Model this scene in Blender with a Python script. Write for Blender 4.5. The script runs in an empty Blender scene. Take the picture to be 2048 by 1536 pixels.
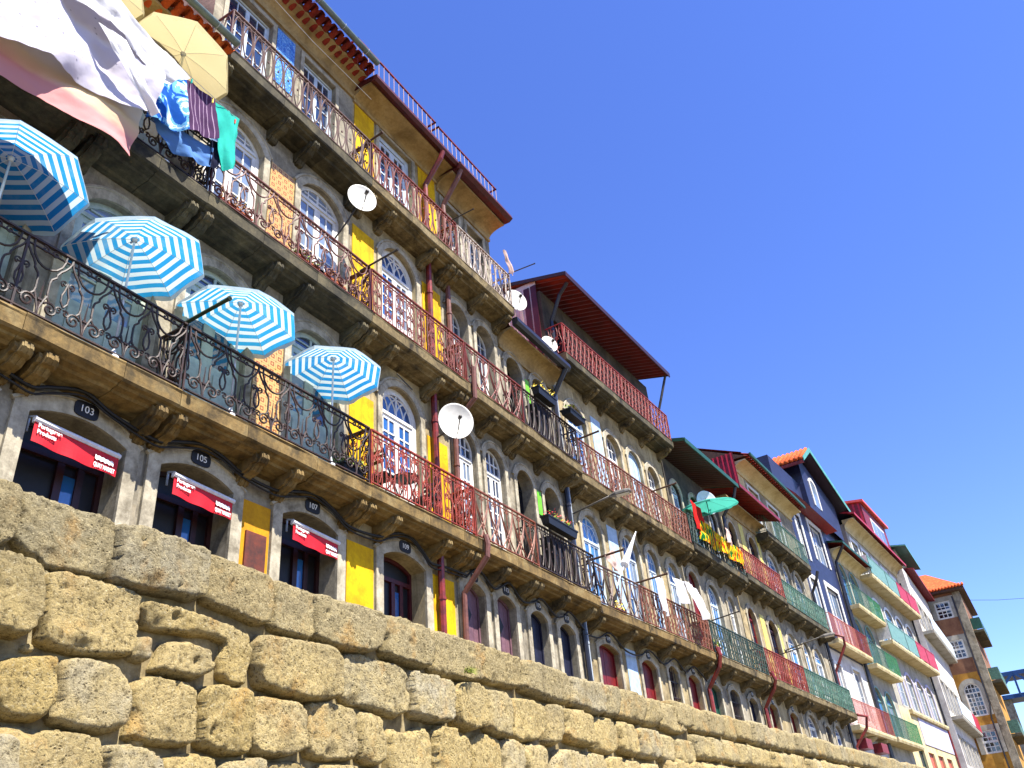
import bpy, bmesh, math, random
from mathutils import Vector, Matrix, noise
from mathutils.geometry import delaunay_2d_cdt

# ------------------------------------------------------------------ camera, sky, sun, exposure
SC = bpy.context.scene
COL = SC.collection
R = math.radians
PI = math.pi
random.seed(11)

cam = bpy.data.cameras.new("camera")
cam.sensor_width = 36.0
cam.lens = 36.0 * 1701.0 / 2048.0
cam.clip_start = 0.1
cam.clip_end = 6000.0
camo = bpy.data.objects.new("camera", cam)
COL.objects.link(camo)
# rows: the camera's right, up and back axes in the world (x along the street, y towards the houses, z up)
right = Vector((0.51661388, -0.85216946, -0.08317041))
down = Vector((0.40618283, 0.32942927, -0.85234492))
fwd = Vector((0.75374108, 0.40655082, 0.51632433))
camo.matrix_world = Matrix((
    (right.x, -down.x, -fwd.x, 0.0),
    (right.y, -down.y, -fwd.y, 0.0),
    (right.z, -down.z, -fwd.z, 0.0),
    (0.0, 0.0, 0.0, 1.0)))
SC.camera = camo

SUN_EL, SUN_AZ = R(59.0), R(-10.0)     # azimuth: to the right of the houses' outward normal (-y)
sdir = Vector((math.sin(SUN_AZ) * math.cos(SUN_EL), -math.cos(SUN_AZ) * math.cos(SUN_EL), math.sin(SUN_EL)))
world = bpy.data.worlds.new("World")
SC.world = world
world.use_nodes = True
wn = world.node_tree
wn.nodes.clear()
sky = wn.nodes.new("ShaderNodeTexSky")
sky.sky_type = 'NISHITA'
sky.sun_disc = False
sky.sun_elevation = SUN_EL
sky.sun_rotation = math.atan2(sdir.x, sdir.y)
sky.altitude = 20.0
sky.air_density = 1.0
sky.dust_density = 0.1
sky.ozone_density = 6.0
hs = wn.nodes.new("ShaderNodeHueSaturation")
hs.inputs["Hue"].default_value = 0.520
hs.inputs["Saturation"].default_value = 1.15
hs.inputs["Value"].default_value = 1.55
bg = wn.nodes.new("ShaderNodeBackground")
bg.inputs[1].default_value = 0.055
wo = wn.nodes.new("ShaderNodeOutputWorld")
wn.links.new(sky.outputs[0], hs.inputs["Color"])
wn.links.new(hs.outputs[0], bg.inputs[0])
wn.links.new(bg.outputs[0], wo.inputs[0])

sl = bpy.data.lights.new("sun", 'SUN')
sl.energy = 4.3
sl.angle = R(0.5)
sl.color = (1.0, 0.94, 0.84)
so = bpy.data.objects.new("sun", sl)
COL.objects.link(so)
so.location = (10, -20, 60)
so.rotation_euler = sdir.to_track_quat('Z', 'Y').to_euler()

SC.view_settings.view_transform = 'Standard'
SC.view_settings.look = 'None'
SC.view_settings.exposure = 1.85
SC.view_settings.gamma = 1.0
SC.view_settings.use_curve_mapping = False
SC.render.engine = 'CYCLES'
SC.cycles.use_denoising = True
SC.cycles.max_bounces = 8
SC.cycles.diffuse_bounces = 5
SC.cycles.transparent_max_bounces = 8
SC.cycles.caustics_reflective = False
SC.cycles.caustics_refractive = False

# ------------------------------------------------------------------ materials
def srgb(r, g, b):
    f = lambda c: (c / 12.92 if c <= 0.04045 else ((c + 0.055) / 1.055) ** 2.4)
    return (f(r / 255.0), f(g / 255.0), f(b / 255.0), 1.0)

def dim(c, f):
    return (c[0] * f, c[1] * f, c[2] * f, 1.0)

class NT:
    def __init__(self, name):
        self.m = bpy.data.materials.new(name)
        self.m.use_nodes = True
        self.t = self.m.node_tree
        self.t.nodes.clear()
        self.out = self.n("ShaderNodeOutputMaterial")
    def n(self, ty, **kw):
        nd = self.t.nodes.new(ty)
        for k, v in kw.items():
            setattr(nd, k, v)
        return nd
    def l(self, a, b):
        self.t.links.new(a, b)
    def coords(self, scale=(1, 1, 1), what="Object"):
        tc = self.n("ShaderNodeTexCoord")
        mp = self.n("ShaderNodeMapping")
        mp.inputs["Scale"].default_value = scale
        oi = self.n("ShaderNodeObjectInfo")
        mu = self.n("ShaderNodeMath", operation='MULTIPLY')
        mu.inputs[1].default_value = 41.0
        self.l(oi.outputs["Random"], mu.inputs[0])
        va = self.n("ShaderNodeVectorMath", operation='ADD')
        self.l(tc.outputs[what], va.inputs[0])
        self.l(mu.outputs[0], va.inputs[1])
        self.l(va.outputs[0], mp.inputs["Vector"])
        return mp.outputs[0]
    def noise(self, vec, scale, detail=6.0, rough=0.6, dist=0.0):
        nz = self.n("ShaderNodeTexNoise")
        nz.inputs["Scale"].default_value = scale
        nz.inputs["Detail"].default_value = detail
        nz.inputs["Roughness"].default_value = rough
        nz.inputs["Distortion"].default_value = dist
        self.l(vec, nz.inputs["Vector"])
        return nz.outputs["Fac"]
    def ramp(self, fac, stops, interp='LINEAR'):
        rp = self.n("ShaderNodeValToRGB")
        rp.color_ramp.interpolation = interp
        e = rp.color_ramp.elements
        while len(e) < len(stops):
            e.new(0.5)
        for i, (p, c) in enumerate(stops):
            e[i].position = p
            e[i].color = c if len(c) == 4 else (*c, 1)
        self.l(fac, rp.inputs[0])
        return rp.outputs[0]
    def mix(self, fac, a, b, mode='MIX'):
        mx = self.n("ShaderNodeMix", data_type='RGBA', blend_type=mode)
        for sock, val in ((mx.inputs[0], fac), (mx.inputs[6], a), (mx.inputs[7], b)):
            if hasattr(val, "is_linked"):
                self.l(val, sock)
            else:
                sock.default_value = val
        return mx.outputs[2]
    def math(self, op, a, b=None):
        md = self.n("ShaderNodeMath", operation=op)
        for sock, val in ((md.inputs[0], a), (md.inputs[1], b)):
            if val is None:
                continue
            if hasattr(val, "is_linked"):
                self.l(val, sock)
            else:
                sock.default_value = val
        return md.outputs[0]
    def rand(self):
        return self.n("ShaderNodeObjectInfo").outputs["Random"]
    def bsdf(self, col, rough=0.8, spec=0.3, metal=0.0, bump=None, bstr=0.3, bdist=0.02):
        b = self.n("ShaderNodeBsdfPrincipled")
        if hasattr(col, "is_linked"):
            self.l(col, b.inputs["Base Color"])
        else:
            b.inputs["Base Color"].default_value = col
        if hasattr(rough, "is_linked"):
            self.l(rough, b.inputs["Roughness"])
        else:
            b.inputs["Roughness"].default_value = rough
        b.inputs["Specular IOR Level"].default_value = spec
        b.inputs["Metallic"].default_value = metal
        if bump is not None:
            bp = self.n("ShaderNodeBump")
            bp.inputs["Strength"].default_value = bstr
            bp.inputs["Distance"].default_value = bdist
            self.l(bump, bp.inputs["Height"])
            self.l(bp.outputs[0], b.inputs["Normal"])
        return b
    def done(self, sh):
        self.l(sh.outputs[0], self.out.inputs[0])
        return self.m

M = {}

def weathered(name, base, dark, light=None, scale=2.2, streak=0.5, rough=0.88, bump=0.35, bscale=30.0, blotch=None, bl_lo=0.55, bl_hi=0.7):
    """aged masonry or plaster: two tones, blotches, rain streaks, fine relief"""
    k = NT(name)
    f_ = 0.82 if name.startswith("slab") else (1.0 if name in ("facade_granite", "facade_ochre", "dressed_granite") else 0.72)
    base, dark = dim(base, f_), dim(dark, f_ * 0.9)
    light = dim(light, f_ * 1.05) if light else None
    blotch = dim(blotch, 0.66) if blotch else None
    v = k.coords()
    n1 = k.noise(v, scale, 8, 0.65, 0.4)
    c = k.ramp(n1, [(0.3, dark), (0.52, base), (0.75, light or base)])
    n2 = k.noise(v, 14.0, 5, 0.7)
    c = k.mix(k.math('MULTIPLY', k.ramp(n2, [(0.35, (1, 1, 1)), (0.6, (0, 0, 0))]), 0.35), c, dark)
    if streak > 0:
        vs = k.coords((3.2, 3.2, 0.22))
        ns = k.noise(vs, 2.4, 5, 0.65, 0.3)
        c = k.mix(k.math('MULTIPLY', k.ramp(ns, [(0.52, (0, 0, 0)), (0.72, (1, 1, 1))]), streak), c, dark)
    if blotch:
        n4 = k.noise(v, 1.1, 6, 0.7, 0.8)
        c = k.mix(k.ramp(n4, [(bl_lo, (0, 0, 0)), (bl_hi, (1, 1, 1))]), c, blotch)
    hn = k.noise(v, bscale, 6, 0.7)
    M[name] = k.done(k.bsdf(c, rough, 0.25, bump=hn, bstr=bump, bdist=0.012))

def paint(name, col, col2=None, rough=0.55, spec=0.35, scale=6.0, bump=0.12):
    k = NT(name)
    col = dim(col, 0.78)
    col2 = dim(col2, 0.74) if col2 else None
    v = k.coords()
    n1 = k.noise(v, scale, 6, 0.7)
    c2 = col2 or tuple(x * 0.72 for x in col[:3]) + (1,)
    c = k.ramp(n1, [(0.35, c2), (0.6, col)])
    M[name] = k.done(k.bsdf(c, rough, spec, bump=k.noise(v, 45.0, 4), bstr=bump, bdist=0.006))

def iron(name, col, rust, amount=0.5):
    k = NT(name)
    col, rust = dim(col, 0.75), dim(rust, 0.7)
    v = k.coords((1, 1, 1))
    n1 = k.noise(v, 7.0, 6, 0.7)
    c = k.ramp(n1, [(0.5 - 0.25 * amount, rust), (0.62, col)])
    M[name] = k.done(k.bsdf(c, 0.55, 0.4, bump=k.noise(v, 60.0, 3), bstr=0.2, bdist=0.004))

def fabric(name, base, build=None, trans=0.35, rough=0.9):
    """cloth that lets some light through; build(k) may return a colour socket"""
    k = NT(name)
    c = build(k) if build else dim(base, 0.86)
    if build:
        c = k.mix(1.0, c, (0.88, 0.88, 0.88, 1), 'MULTIPLY')
    d = k.bsdf(c, rough, 0.1, bump=k.noise(k.coords(), 9.0, 4), bstr=0.25, bdist=0.03)
    tr = k.n("ShaderNodeBsdfTranslucent")
    if hasattr(c, "is_linked"):
        k.l(c, tr.inputs[0])
    else:
        tr.inputs[0].default_value = c
    mx = k.n("ShaderNodeMixShader")
    mx.inputs[0].default_value = trans
    k.l(d.outputs[0], mx.inputs[1])
    k.l(tr.outputs[0], mx.inputs[2])
    M[name] = k.done(mx)

# quay wall blocks: each block its own tone, pitted granite with lichen specks
k = NT("granite_block")
v = k.coords(what="Object")
rnd = k.rand()
warm = k.ramp(rnd, [(0.0, srgb(166, 152, 120)), (0.25, srgb(184, 162, 108)), (0.5, srgb(172, 162, 134)), (0.72, srgb(190, 166, 108)), (0.95, srgb(184, 176, 154))])
n1 = k.noise(v, 3.0, 8, 0.7, 0.6)
c = k.mix(k.ramp(n1, [(0.38, (0, 0, 0)), (0.66, (1, 1, 1))]), warm, srgb(196, 176, 126))
# grey lichen on the weathered upper courses
gp = k.n("ShaderNodeNewGeometry")
sz = k.n("ShaderNodeSeparateXYZ")
k.l(gp.outputs["Position"], sz.inputs[0])
hi = k.math('ADD', k.math('MULTIPLY', k.math('SUBTRACT', sz.outputs[2], 1.75), 1.1), k.math('MULTIPLY', k.math('SUBTRACT', k.noise(v, 2.2, 6, 0.65, 0.5), 0.5), 2.2))
c = k.mix(k.math('MULTIPLY', k.ramp(hi, [(0.25, (0, 0, 0)), (0.95, (1, 1, 1))]), 0.55), c, srgb(138, 130, 108))
c = k.mix(k.math('MULTIPLY', k.ramp(k.noise(v, 2.6, 5, 0.6, 0.3), [(0.56, (0, 0, 0)), (0.68, (1, 1, 1))]), 0.42), c, srgb(190, 142, 70))
n2 = k.noise(v, 22.0, 10, 0.8, 0.2)
c = k.mix(k.math('MULTIPLY', k.ramp(n2, [(0.36, (1, 1, 1)), (0.50, (0, 0, 0))]), 0.9), c, srgb(66, 56, 36))
n5 = k.noise(v, 46.0, 4, 0.7)
c = k.mix(k.math('MULTIPLY', k.ramp(n5, [(0.56, (0, 0, 0)), (0.66, (1, 1, 1))]), 0.8), c, srgb(206, 194, 160))
vo = k.n("ShaderNodeTexVoronoi")
vo.inputs["Scale"].default_value = 26.0
vo.inputs["Randomness"].default_value = 1.0
k.l(v, vo.inputs["Vector"])
pits = k.ramp(vo.outputs["Distance"], [(0.05, (0, 0, 0)), (0.3, (1, 1, 1))])
pm = k.ramp(k.noise(v, 4.0, 3, 0.6), [(0.45, (1, 1, 1)), (0.6, (0, 0, 0))])
pits = k.math('MAXIMUM', pits, pm)
c = k.mix(k.math('MULTIPLY', k.math('SUBTRACT', 1.0, pits), 0.6), c, srgb(54, 46, 32))
c = k.mix(k.math('MULTIPLY', k.ramp(k.noise(k.coords((2.4, 2.4, 0.35)), 2.2, 6, 0.7, 0.5), [(0.55, (0, 0, 0)), (0.72, (1, 1, 1))]), 0.5), c, srgb(104, 92, 68))
h = k.math('ADD', k.math('MULTIPLY', n2, 1.8), k.math('MULTIPLY', pits, 0.7))
h = k.math('ADD', h, k.math('MULTIPLY', k.noise(v, 8.0, 8, 0.65), 1.5))
c = k.mix(1.0, c, (0.90, 0.885, 0.82, 1), 'MULTIPLY')
M["granite_block"] = k.done(k.bsdf(c, 0.95, 0.1, bump=h, bstr=1.0, bdist=0.03))

weathered("mortar", srgb(150, 134, 96), srgb(84, 72, 50), srgb(182, 168, 132), scale=5, streak=0.0, bump=0.6)
weathered("paving", srgb(128, 118, 98), srgb(100, 92, 76), srgb(140, 130, 110), scale=0.6, streak=0.0)
weathered("facade_granite", srgb(140, 132, 114), srgb(80, 74, 62), srgb(168, 160, 140), scale=1.6, streak=0.5, blotch=srgb(160, 138, 96), bl_lo=0.58, bl_hi=0.8)
weathered("facade_ochre", srgb(158, 142, 106), srgb(92, 80, 56), srgb(178, 164, 130), scale=1.4, streak=0.55, blotch=srgb(150, 140, 118))
weathered("dressed_granite", srgb(162, 154, 134), srgb(100, 92, 76), srgb(184, 176, 156), scale=3.0, streak=0.35, bump=0.3)
weathered("slab_stone", srgb(124, 108, 74), srgb(44, 38, 28), srgb(150, 136, 102), scale=2.6, streak=0.5, bump=0.5, blotch=srgb(70, 66, 54), bl_lo=0.6, bl_hi=0.76)
weathered("slab_ochre", srgb(132, 108, 64), srgb(46, 40, 28), srgb(150, 134, 94), scale=2.2, streak=0.3, bump=0.5, blotch=srgb(88, 78, 56), bl_lo=0.55, bl_hi=0.72)
weathered("slab_dark", srgb(84, 78, 60), srgb(30, 30, 26), srgb(118, 108, 80), scale=1.8, streak=0.4, bump=0.5, blotch=srgb(140, 110, 58), bl_lo=0.6, bl_hi=0.72)
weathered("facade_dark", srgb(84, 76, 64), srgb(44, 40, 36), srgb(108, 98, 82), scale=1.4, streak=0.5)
weathered("cornice_plaster", srgb(180, 154, 106), srgb(132, 108, 68), srgb(194, 174, 130), scale=1.4, streak=0.35, bump=0.15)
weathered("cream_plaster", srgb(222, 206, 160), srgb(184, 162, 112), srgb(230, 216, 176), scale=1.2, streak=0.25, bump=0.12)
weathered("white_plaster", srgb(228, 224, 220), srgb(190, 182, 178), srgb(236, 233, 228), scale=1.0, streak=0.2, bump=0.1)
weathered("lilac_plaster", srgb(204, 200, 226), srgb(178, 172, 200), srgb(214, 210, 232), scale=1.0, streak=0.2, bump=0.1)
weathered("grey_plaster", srgb(182, 178, 166), srgb(140, 134, 118), srgb(200, 196, 184), scale=1.0, streak=0.3, bump=0.15)
weathered("brown_plaster", srgb(150, 108, 82), srgb(112, 74, 58), srgb(166, 126, 96), scale=0.9, streak=0.3, bump=0.15)
weathered("ochre_plaster", srgb(204, 150, 62), srgb(160, 112, 50), srgb(214, 168, 84), scale=0.8, streak=0.2, bump=0.12)
weathered("terracotta", srgb(214, 96, 42), srgb(156, 62, 30), srgb(232, 132, 70), scale=3.5, streak=0.0, bump=0.3)
weathered("terracotta_dark", srgb(150, 50, 36), srgb(92, 32, 26), srgb(176, 76, 50), scale=3.5, streak=0.0, bump=0.3)

weathered("yellow_paint", srgb(240, 190, 0), srgb(196, 140, 8), srgb(246, 200, 12), scale=1.6, streak=0.6, bump=0.2, blotch=srgb(222, 160, 10), bl_lo=0.6, bl_hi=0.66)
weathered("ochre_yellow", srgb(216, 156, 18), srgb(176, 118, 20), srgb(224, 166, 30), scale=1.2, streak=0.4, bump=0.12)
paint("pale_yellow", srgb(226, 212, 110), srgb(206, 188, 90), 0.6)
paint("pale_blue_wall", srgb(178, 204, 226), srgb(158, 184, 208), 0.7)
paint("white_paint", srgb(238, 238, 234), srgb(214, 214, 208), 0.45)
paint("white_blue_paint", srgb(214, 226, 236), srgb(190, 204, 216), 0.45)
paint("sage_paint", srgb(186, 200, 188), srgb(160, 174, 162), 0.5)
paint("teal_frame", srgb(116, 158, 148), srgb(92, 130, 122), 0.5)
paint("maroon_paint", srgb(84, 26, 30), srgb(60, 18, 24), 0.45)
paint("maroon_sheet", srgb(134, 32, 42), srgb(100, 24, 32), 0.5)
paint("red_sheet", srgb(140, 40, 28), srgb(84, 26, 20), 0.5, scale=2)
paint("crimson_panel", srgb(186, 44, 66), srgb(158, 36, 54), 0.5)
paint("pink_sheet", srgb(226, 96, 86), srgb(206, 80, 72), 0.5)
paint("dark_brown_paint", srgb(58, 26, 26), srgb(40, 20, 20), 0.4)
paint("oxblood_door", srgb(124, 26, 30), srgb(96, 22, 24), 0.45)
paint("mauve_door", srgb(122, 88, 98), srgb(100, 72, 82), 0.5)
paint("navy_door", srgb(34, 36, 58), srgb(24, 26, 44), 0.4)
paint("near_black", srgb(26, 24, 28), srgb(18, 17, 20), 0.5)
paint("salmon_door", srgb(204, 104, 84), srgb(186, 88, 70), 0.5)
paint("gutter_zinc", srgb(104, 122, 122), srgb(82, 98, 98), 0.4, 0.5)
paint("gutter_black", srgb(28, 28, 40), srgb(22, 22, 30), 0.4, 0.5)
paint("pipe_red", srgb(138, 42, 32), srgb(84, 28, 26), 0.4, 0.5)
paint("pipe_brown", srgb(120, 74, 62), srgb(92, 56, 48), 0.5, 0.4)
paint("pipe_grey", srgb(176, 184, 190), srgb(150, 158, 164), 0.4, 0.5)
paint("teal_board", srgb(96, 168, 158), srgb(70, 136, 128), 0.5)
paint("green_board", srgb(30, 84, 66), srgb(22, 64, 52), 0.5)
paint("terrace_rail", srgb(120, 34, 40), srgb(92, 26, 32), 0.5)
paint("dish_white", srgb(232, 230, 222), srgb(214, 212, 202), 0.4, 0.4, scale=3)
paint("dark_metal", srgb(52, 48, 46), srgb(38, 34, 32), 0.5, 0.5)
paint("lamp_grey", srgb(112, 108, 100), srgb(90, 86, 80), 0.5, 0.5)
paint("pole_white", srgb(226, 232, 236), srgb(206, 212, 216), 0.35, 0.5)
paint("wood_pole", srgb(86, 60, 44), srgb(62, 42, 32), 0.7)
paint("green_pole", srgb(40, 58, 34), srgb(30, 44, 26), 0.6)
paint("terracotta_pot", srgb(170, 86, 52), srgb(140, 66, 40), 0.8)
paint("planter_black", srgb(22, 26, 34), srgb(16, 18, 24), 0.5)
paint("lettering_white", srgb(244, 244, 244), srgb(236, 236, 236), 0.6)
paint("cable_black", srgb(24, 22, 22), srgb(16, 15, 15), 0.6)
paint("lime_board", srgb(120, 206, 40), srgb(96, 180, 30), 0.5)
paint("bridge_blue", srgb(22, 72, 128), srgb(16, 56, 104), 0.5)
paint("awning_red", srgb(206, 18, 36), srgb(186, 14, 30), 0.6)
paint("awning_box", srgb(226, 226, 230), srgb(204, 204, 210), 0.4)
paint("tin_sign", srgb(120, 56, 34), srgb(70, 40, 30), 0.6, scale=3)
iron("iron_black", srgb(34, 30, 30), srgb(64, 40, 30), 0.35)
iron("iron_rust", srgb(108, 56, 44), srgb(70, 36, 28), 0.8)
iron("iron_red", srgb(164, 58, 34), srgb(104, 34, 22), 0.6)
iron("iron_maroon", srgb(132, 52, 38), srgb(84, 34, 26), 0.6)
iron("iron_brown", srgb(146, 80, 52), srgb(92, 48, 32), 0.7)
iron("iron_scarlet", srgb(158, 54, 40), srgb(104, 36, 28), 0.6)
iron("iron_green", srgb(84, 128, 108), srgb(52, 84, 74), 0.5)
iron("iron_darkgreen", srgb(48, 76, 64), srgb(30, 48, 42), 0.5)
iron("iron_brightgreen", srgb(64, 150, 96), srgb(44, 110, 70), 0.5)
iron("iron_pink", srgb(208, 128, 112), srgb(186, 100, 88), 0.5)
iron("iron_steel", srgb(104, 74, 62), srgb(70, 42, 34), 0.8)
iron("iron_sunlit", srgb(196, 184, 172), srgb(120, 92, 80), 0.5)  # sunlit look of the top railing put into the iron colour

def glass(name, col, rough=0.06):
    k = NT(name)
    v = k.coords()
    c = k.mix(k.rand(), col, tuple(x * 0.45 for x in col[:3]) + (1,))
    b = k.bsdf(c, rough, 0.9, bump=k.noise(v, 2.5, 2), bstr=0.06, bdist=0.05)
    b.inputs["IOR"].default_value = 1.7
    M[name] = k.done(b)
glass("glass_dark", srgb(36, 52, 78))
glass("glass_deep_sky", srgb(40, 96, 160))  # reflected sky put into the pane colour
glass("glass_sky", srgb(70, 130, 190))  # paler sky reflection, also in the base colour
glass("glass_black", srgb(20, 20, 34))
glass("glass_curtain", srgb(120, 136, 156))

# blue scaled tile front of the far house
def tilewall(name, c1, c2, joint, sx, sz, bw=0.5):
    k = NT(name)
    tc = k.n("ShaderNodeTexCoord")
    sp = k.n("ShaderNodeSeparateXYZ")
    cb = k.n("ShaderNodeCombineXYZ")
    k.l(tc.outputs["Object"], sp.inputs[0])
    k.l(k.math('ADD', sp.outputs[0], sp.outputs[1]), cb.inputs[0])
    k.l(sp.outputs[2], cb.inputs[1])
    br = k.n("ShaderNodeTexBrick")
    br.inputs["Color1"].default_value = c1
    br.inputs["Color2"].default_value = c2
    br.inputs["Mortar"].default_value = joint
    br.inputs["Scale"].default_value = 1.0
    br.inputs["Mortar Size"].default_value = 0.012
    br.inputs["Brick Width"].default_value = sx
    br.inputs["Row Height"].default_value = sz
    k.l(cb.outputs[0], br.inputs["Vector"])
    n = k.noise(k.coords(), 1.2, 5)
    c = k.mix(k.math('MULTIPLY', n, 0.5), br.outputs[0], c2)
    M[name] = k.done(k.bsdf(c, 0.5, 0.4, bump=br.outputs["Fac"], bstr=-0.3, bdist=0.01))
tilewall("blue_tiles", srgb(34, 42, 78), srgb(24, 30, 60), srgb(20, 24, 46), 0.3, 0.22)

# glazed wall tiles: flat printed pattern
def azulejo(name, ground, figure, line, pitch, ring=True):
    k = NT(name)
    tc = k.n("ShaderNodeTexCoord")
    mp = k.n("ShaderNodeMapping")
    mp.inputs["Scale"].default_value = (1 / pitch, 1, 1 / pitch)
    k.l(tc.outputs["Object"], mp.inputs[0])
    sp = k.n("ShaderNodeSeparateXYZ")
    k.l(mp.outputs[0], sp.inputs[0])
    fx = k.math('ABSOLUTE', k.math('SUBTRACT', k.math('FRACT', sp.outputs[0]), 0.5))
    fz = k.math('ABSOLUTE', k.math('SUBTRACT', k.math('FRACT', sp.outputs[2]), 0.5))
    m1 = k.math('MAXIMUM', fx, fz)
    s1 = k.math('ADD', fx, fz)
    c = k.mix(k.math('LESS_THAN', m1, 0.27), ground, figure)
    c = k.mix(k.math('LESS_THAN', s1, 0.16), c, ground)
    c = k.mix(k.math('GREATER_THAN', s1, 0.86), c, figure)
    c = k.mix(k.math('GREATER_THAN', m1, 0.475), c, line)
    n = k.noise(k.coords(), 20, 4)
    c = k.mix(k.math('MULTIPLY', n, 0.35), c, ground)
    M[name] = k.done(k.bsdf(c, 0.3, 0.5))
azulejo("tile_orange", srgb(188, 150, 92), srgb(122, 54, 22), srgb(160, 128, 84), 0.155)
azulejo("tile_grey", srgb(198, 180, 170), srgb(112, 84, 80), srgb(186, 168, 160), 0.155)
k = NT("tile_picture")
vv = k.coords()
vt = k.n("ShaderNodeTexVoronoi")
vt.inputs["Scale"].default_value = 9.0
k.l(vv, vt.inputs["Vector"])
c = k.ramp(k.noise(vv, 14, 5, 0.7, 2.0), [(0.35, srgb(24, 70, 170)), (0.5, srgb(60, 130, 206)), (0.66, srgb(180, 214, 236))])
c = k.mix(k.ramp(vt.outputs["Distance"], [(0.1, (1, 1, 1)), (0.3, (0, 0, 0))]), c, srgb(30, 80, 186))
M["tile_picture"] = k.done(k.bsdf(c, 0.3, 0.5))

# striped parasol cloth: the radius is stored in the uv map
def striped(k):
    uv = k.n("ShaderNodeUVMap")
    sp = k.n("ShaderNodeSeparateXYZ")
    k.l(uv.outputs[0], sp.inputs[0])
    s = k.math('FRACT', k.math('MULTIPLY', sp.outputs[0], 7.5))
    blue = k.mix(k.rand(), srgb(20, 112, 184), srgb(44, 140, 190))
    c = k.mix(k.math('LESS_THAN', s, 0.52), srgb(190, 206, 212), blue)
    return k.mix(k.math('MULTIPLY', k.ramp(k.noise(k.coords(), 2.5, 6, 0.7), [(0.5, (0, 0, 0)), (0.75, (1, 1, 1))]), 0.3), c, srgb(170, 190, 190))
fabric("parasol_stripes", None, striped, 0.55)
fabric("parasol_beige", srgb(206, 192, 146), None, 0.42)
fabric("parasol_green", srgb(80, 186, 166), None, 0.4)

def lav(k):
    v = k.coords()
    vo = k.n("ShaderNodeTexVoronoi")
    vo.inputs["Scale"].default_value = 8.0
    k.l(v, vo.inputs["Vector"])
    f = k.ramp(vo.outputs["Distance"], [(0.10, (1, 1, 1)), (0.17, (0, 0, 0))])
    return k.mix(k.math('MULTIPLY', f, 0.6), srgb(222, 218, 232), srgb(116, 118, 146))
fabric("sheet_lavender", None, lav, 0.4)
def peach(k):
    tc = k.n("ShaderNodeUVMap")
    sp = k.n("ShaderNodeSeparateXYZ")
    k.l(tc.outputs[0], sp.inputs[0])
    n = k.math('ADD', sp.outputs[1], k.math('MULTIPLY', k.math('SUBTRACT', k.noise(k.coords(), 3.0, 3), 0.5), 0.08))
    return k.ramp(n, [(0.30, srgb(222, 160, 158)), (0.38, srgb(232, 190, 166)), (0.6, srgb(232, 212, 172)), (0.8, srgb(226, 220, 200))])
fabric("sheet_peach", None, peach, 0.4)
fabric("sheet_white", srgb(240, 240, 244), None, 0.35)
def bluep(k):
    n = k.noise(k.coords(), 3.2, 3, 0.5, 1.5)
    return k.ramp(n, [(0.42, srgb(30, 96, 190)), (0.5, srgb(120, 190, 232)), (0.58, srgb(226, 240, 248))], 'CONSTANT')
fabric("towel_blue", None, bluep, 0.35)
def purp(k):
    uv = k.n("ShaderNodeUVMap")
    sp = k.n("ShaderNodeSeparateXYZ")
    k.l(uv.outputs[0], sp.inputs[0])
    s = k.math('FRACT', k.math('MULTIPLY', sp.outputs[0], 7.0))
    return k.mix(k.math('LESS_THAN', s, 0.16), srgb(84, 56, 92), srgb(176, 150, 176))
fabric("towel_purple", None, purp, 0.3)
fabric("cloth_teal", srgb(60, 200, 184), None, 0.4)
fabric("cloth_denim", srgb(96, 140, 200), None, 0.3)
fabric("cloth_navy", srgb(30, 34, 60), None, 0.2)
fabric("cloth_red", srgb(206, 36, 34), None, 0.3)
fabric("cloth_pinkish", srgb(232, 206, 196), None, 0.4)
def flagm(k):
    n = k.noise(k.coords((2.4, 1, 0.7)), 2.4, 2, 0.5, 0.4)
    return k.ramp(n, [(0.36, srgb(20, 120, 54)), (0.44, srgb(244, 206, 24)), (0.53, srgb(216, 40, 30)), (0.6, srgb(244, 206, 24)), (0.68, srgb(24, 120, 60))], 'CONSTANT')
fabric("cloth_flags", None, flagm, 0.35)
def leafm(name, a, b):
    k = NT(name)
    c = k.mix(k.noise(k.coords(), 12, 3), a, b)
    M[name] = k.done(k.bsdf(c, 0.6, 0.3))
leafm("leaf", srgb(70, 104, 34), srgb(140, 160, 40))
leafm("leaf_dry", srgb(150, 84, 40), srgb(196, 140, 50))
leafm("petal_red", srgb(220, 30, 50), srgb(236, 80, 60))
leafm("petal_yellow", srgb(236, 206, 40), srgb(240, 220, 110))
leafm("moss", srgb(130, 140, 40), srgb(90, 104, 30))

def corr(name, c1, c2, pitch, axis=0):
    k = NT(name)
    n = k.noise(k.coords(), 3.0, 5)
    c = k.mix(n, c1, c2)
    M[name] = k.done(k.bsdf(c, 0.5, 0.4))
corr("corrugated_red", srgb(134, 34, 22), srgb(40, 22, 18), 0.1)  # near-black patches paint in the shadow under the red roof
corr("corrugated_brown", srgb(120, 70, 66), srgb(206, 196, 186), 0.1)
corr("corrugated_maroon", srgb(176, 26, 54), srgb(140, 22, 44), 0.1)
corr("corrugated_dark", srgb(92, 52, 42), srgb(58, 44, 40), 0.1)
corr("corrugated_teal", srgb(78, 120, 118), srgb(60, 92, 92), 0.1)

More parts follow.
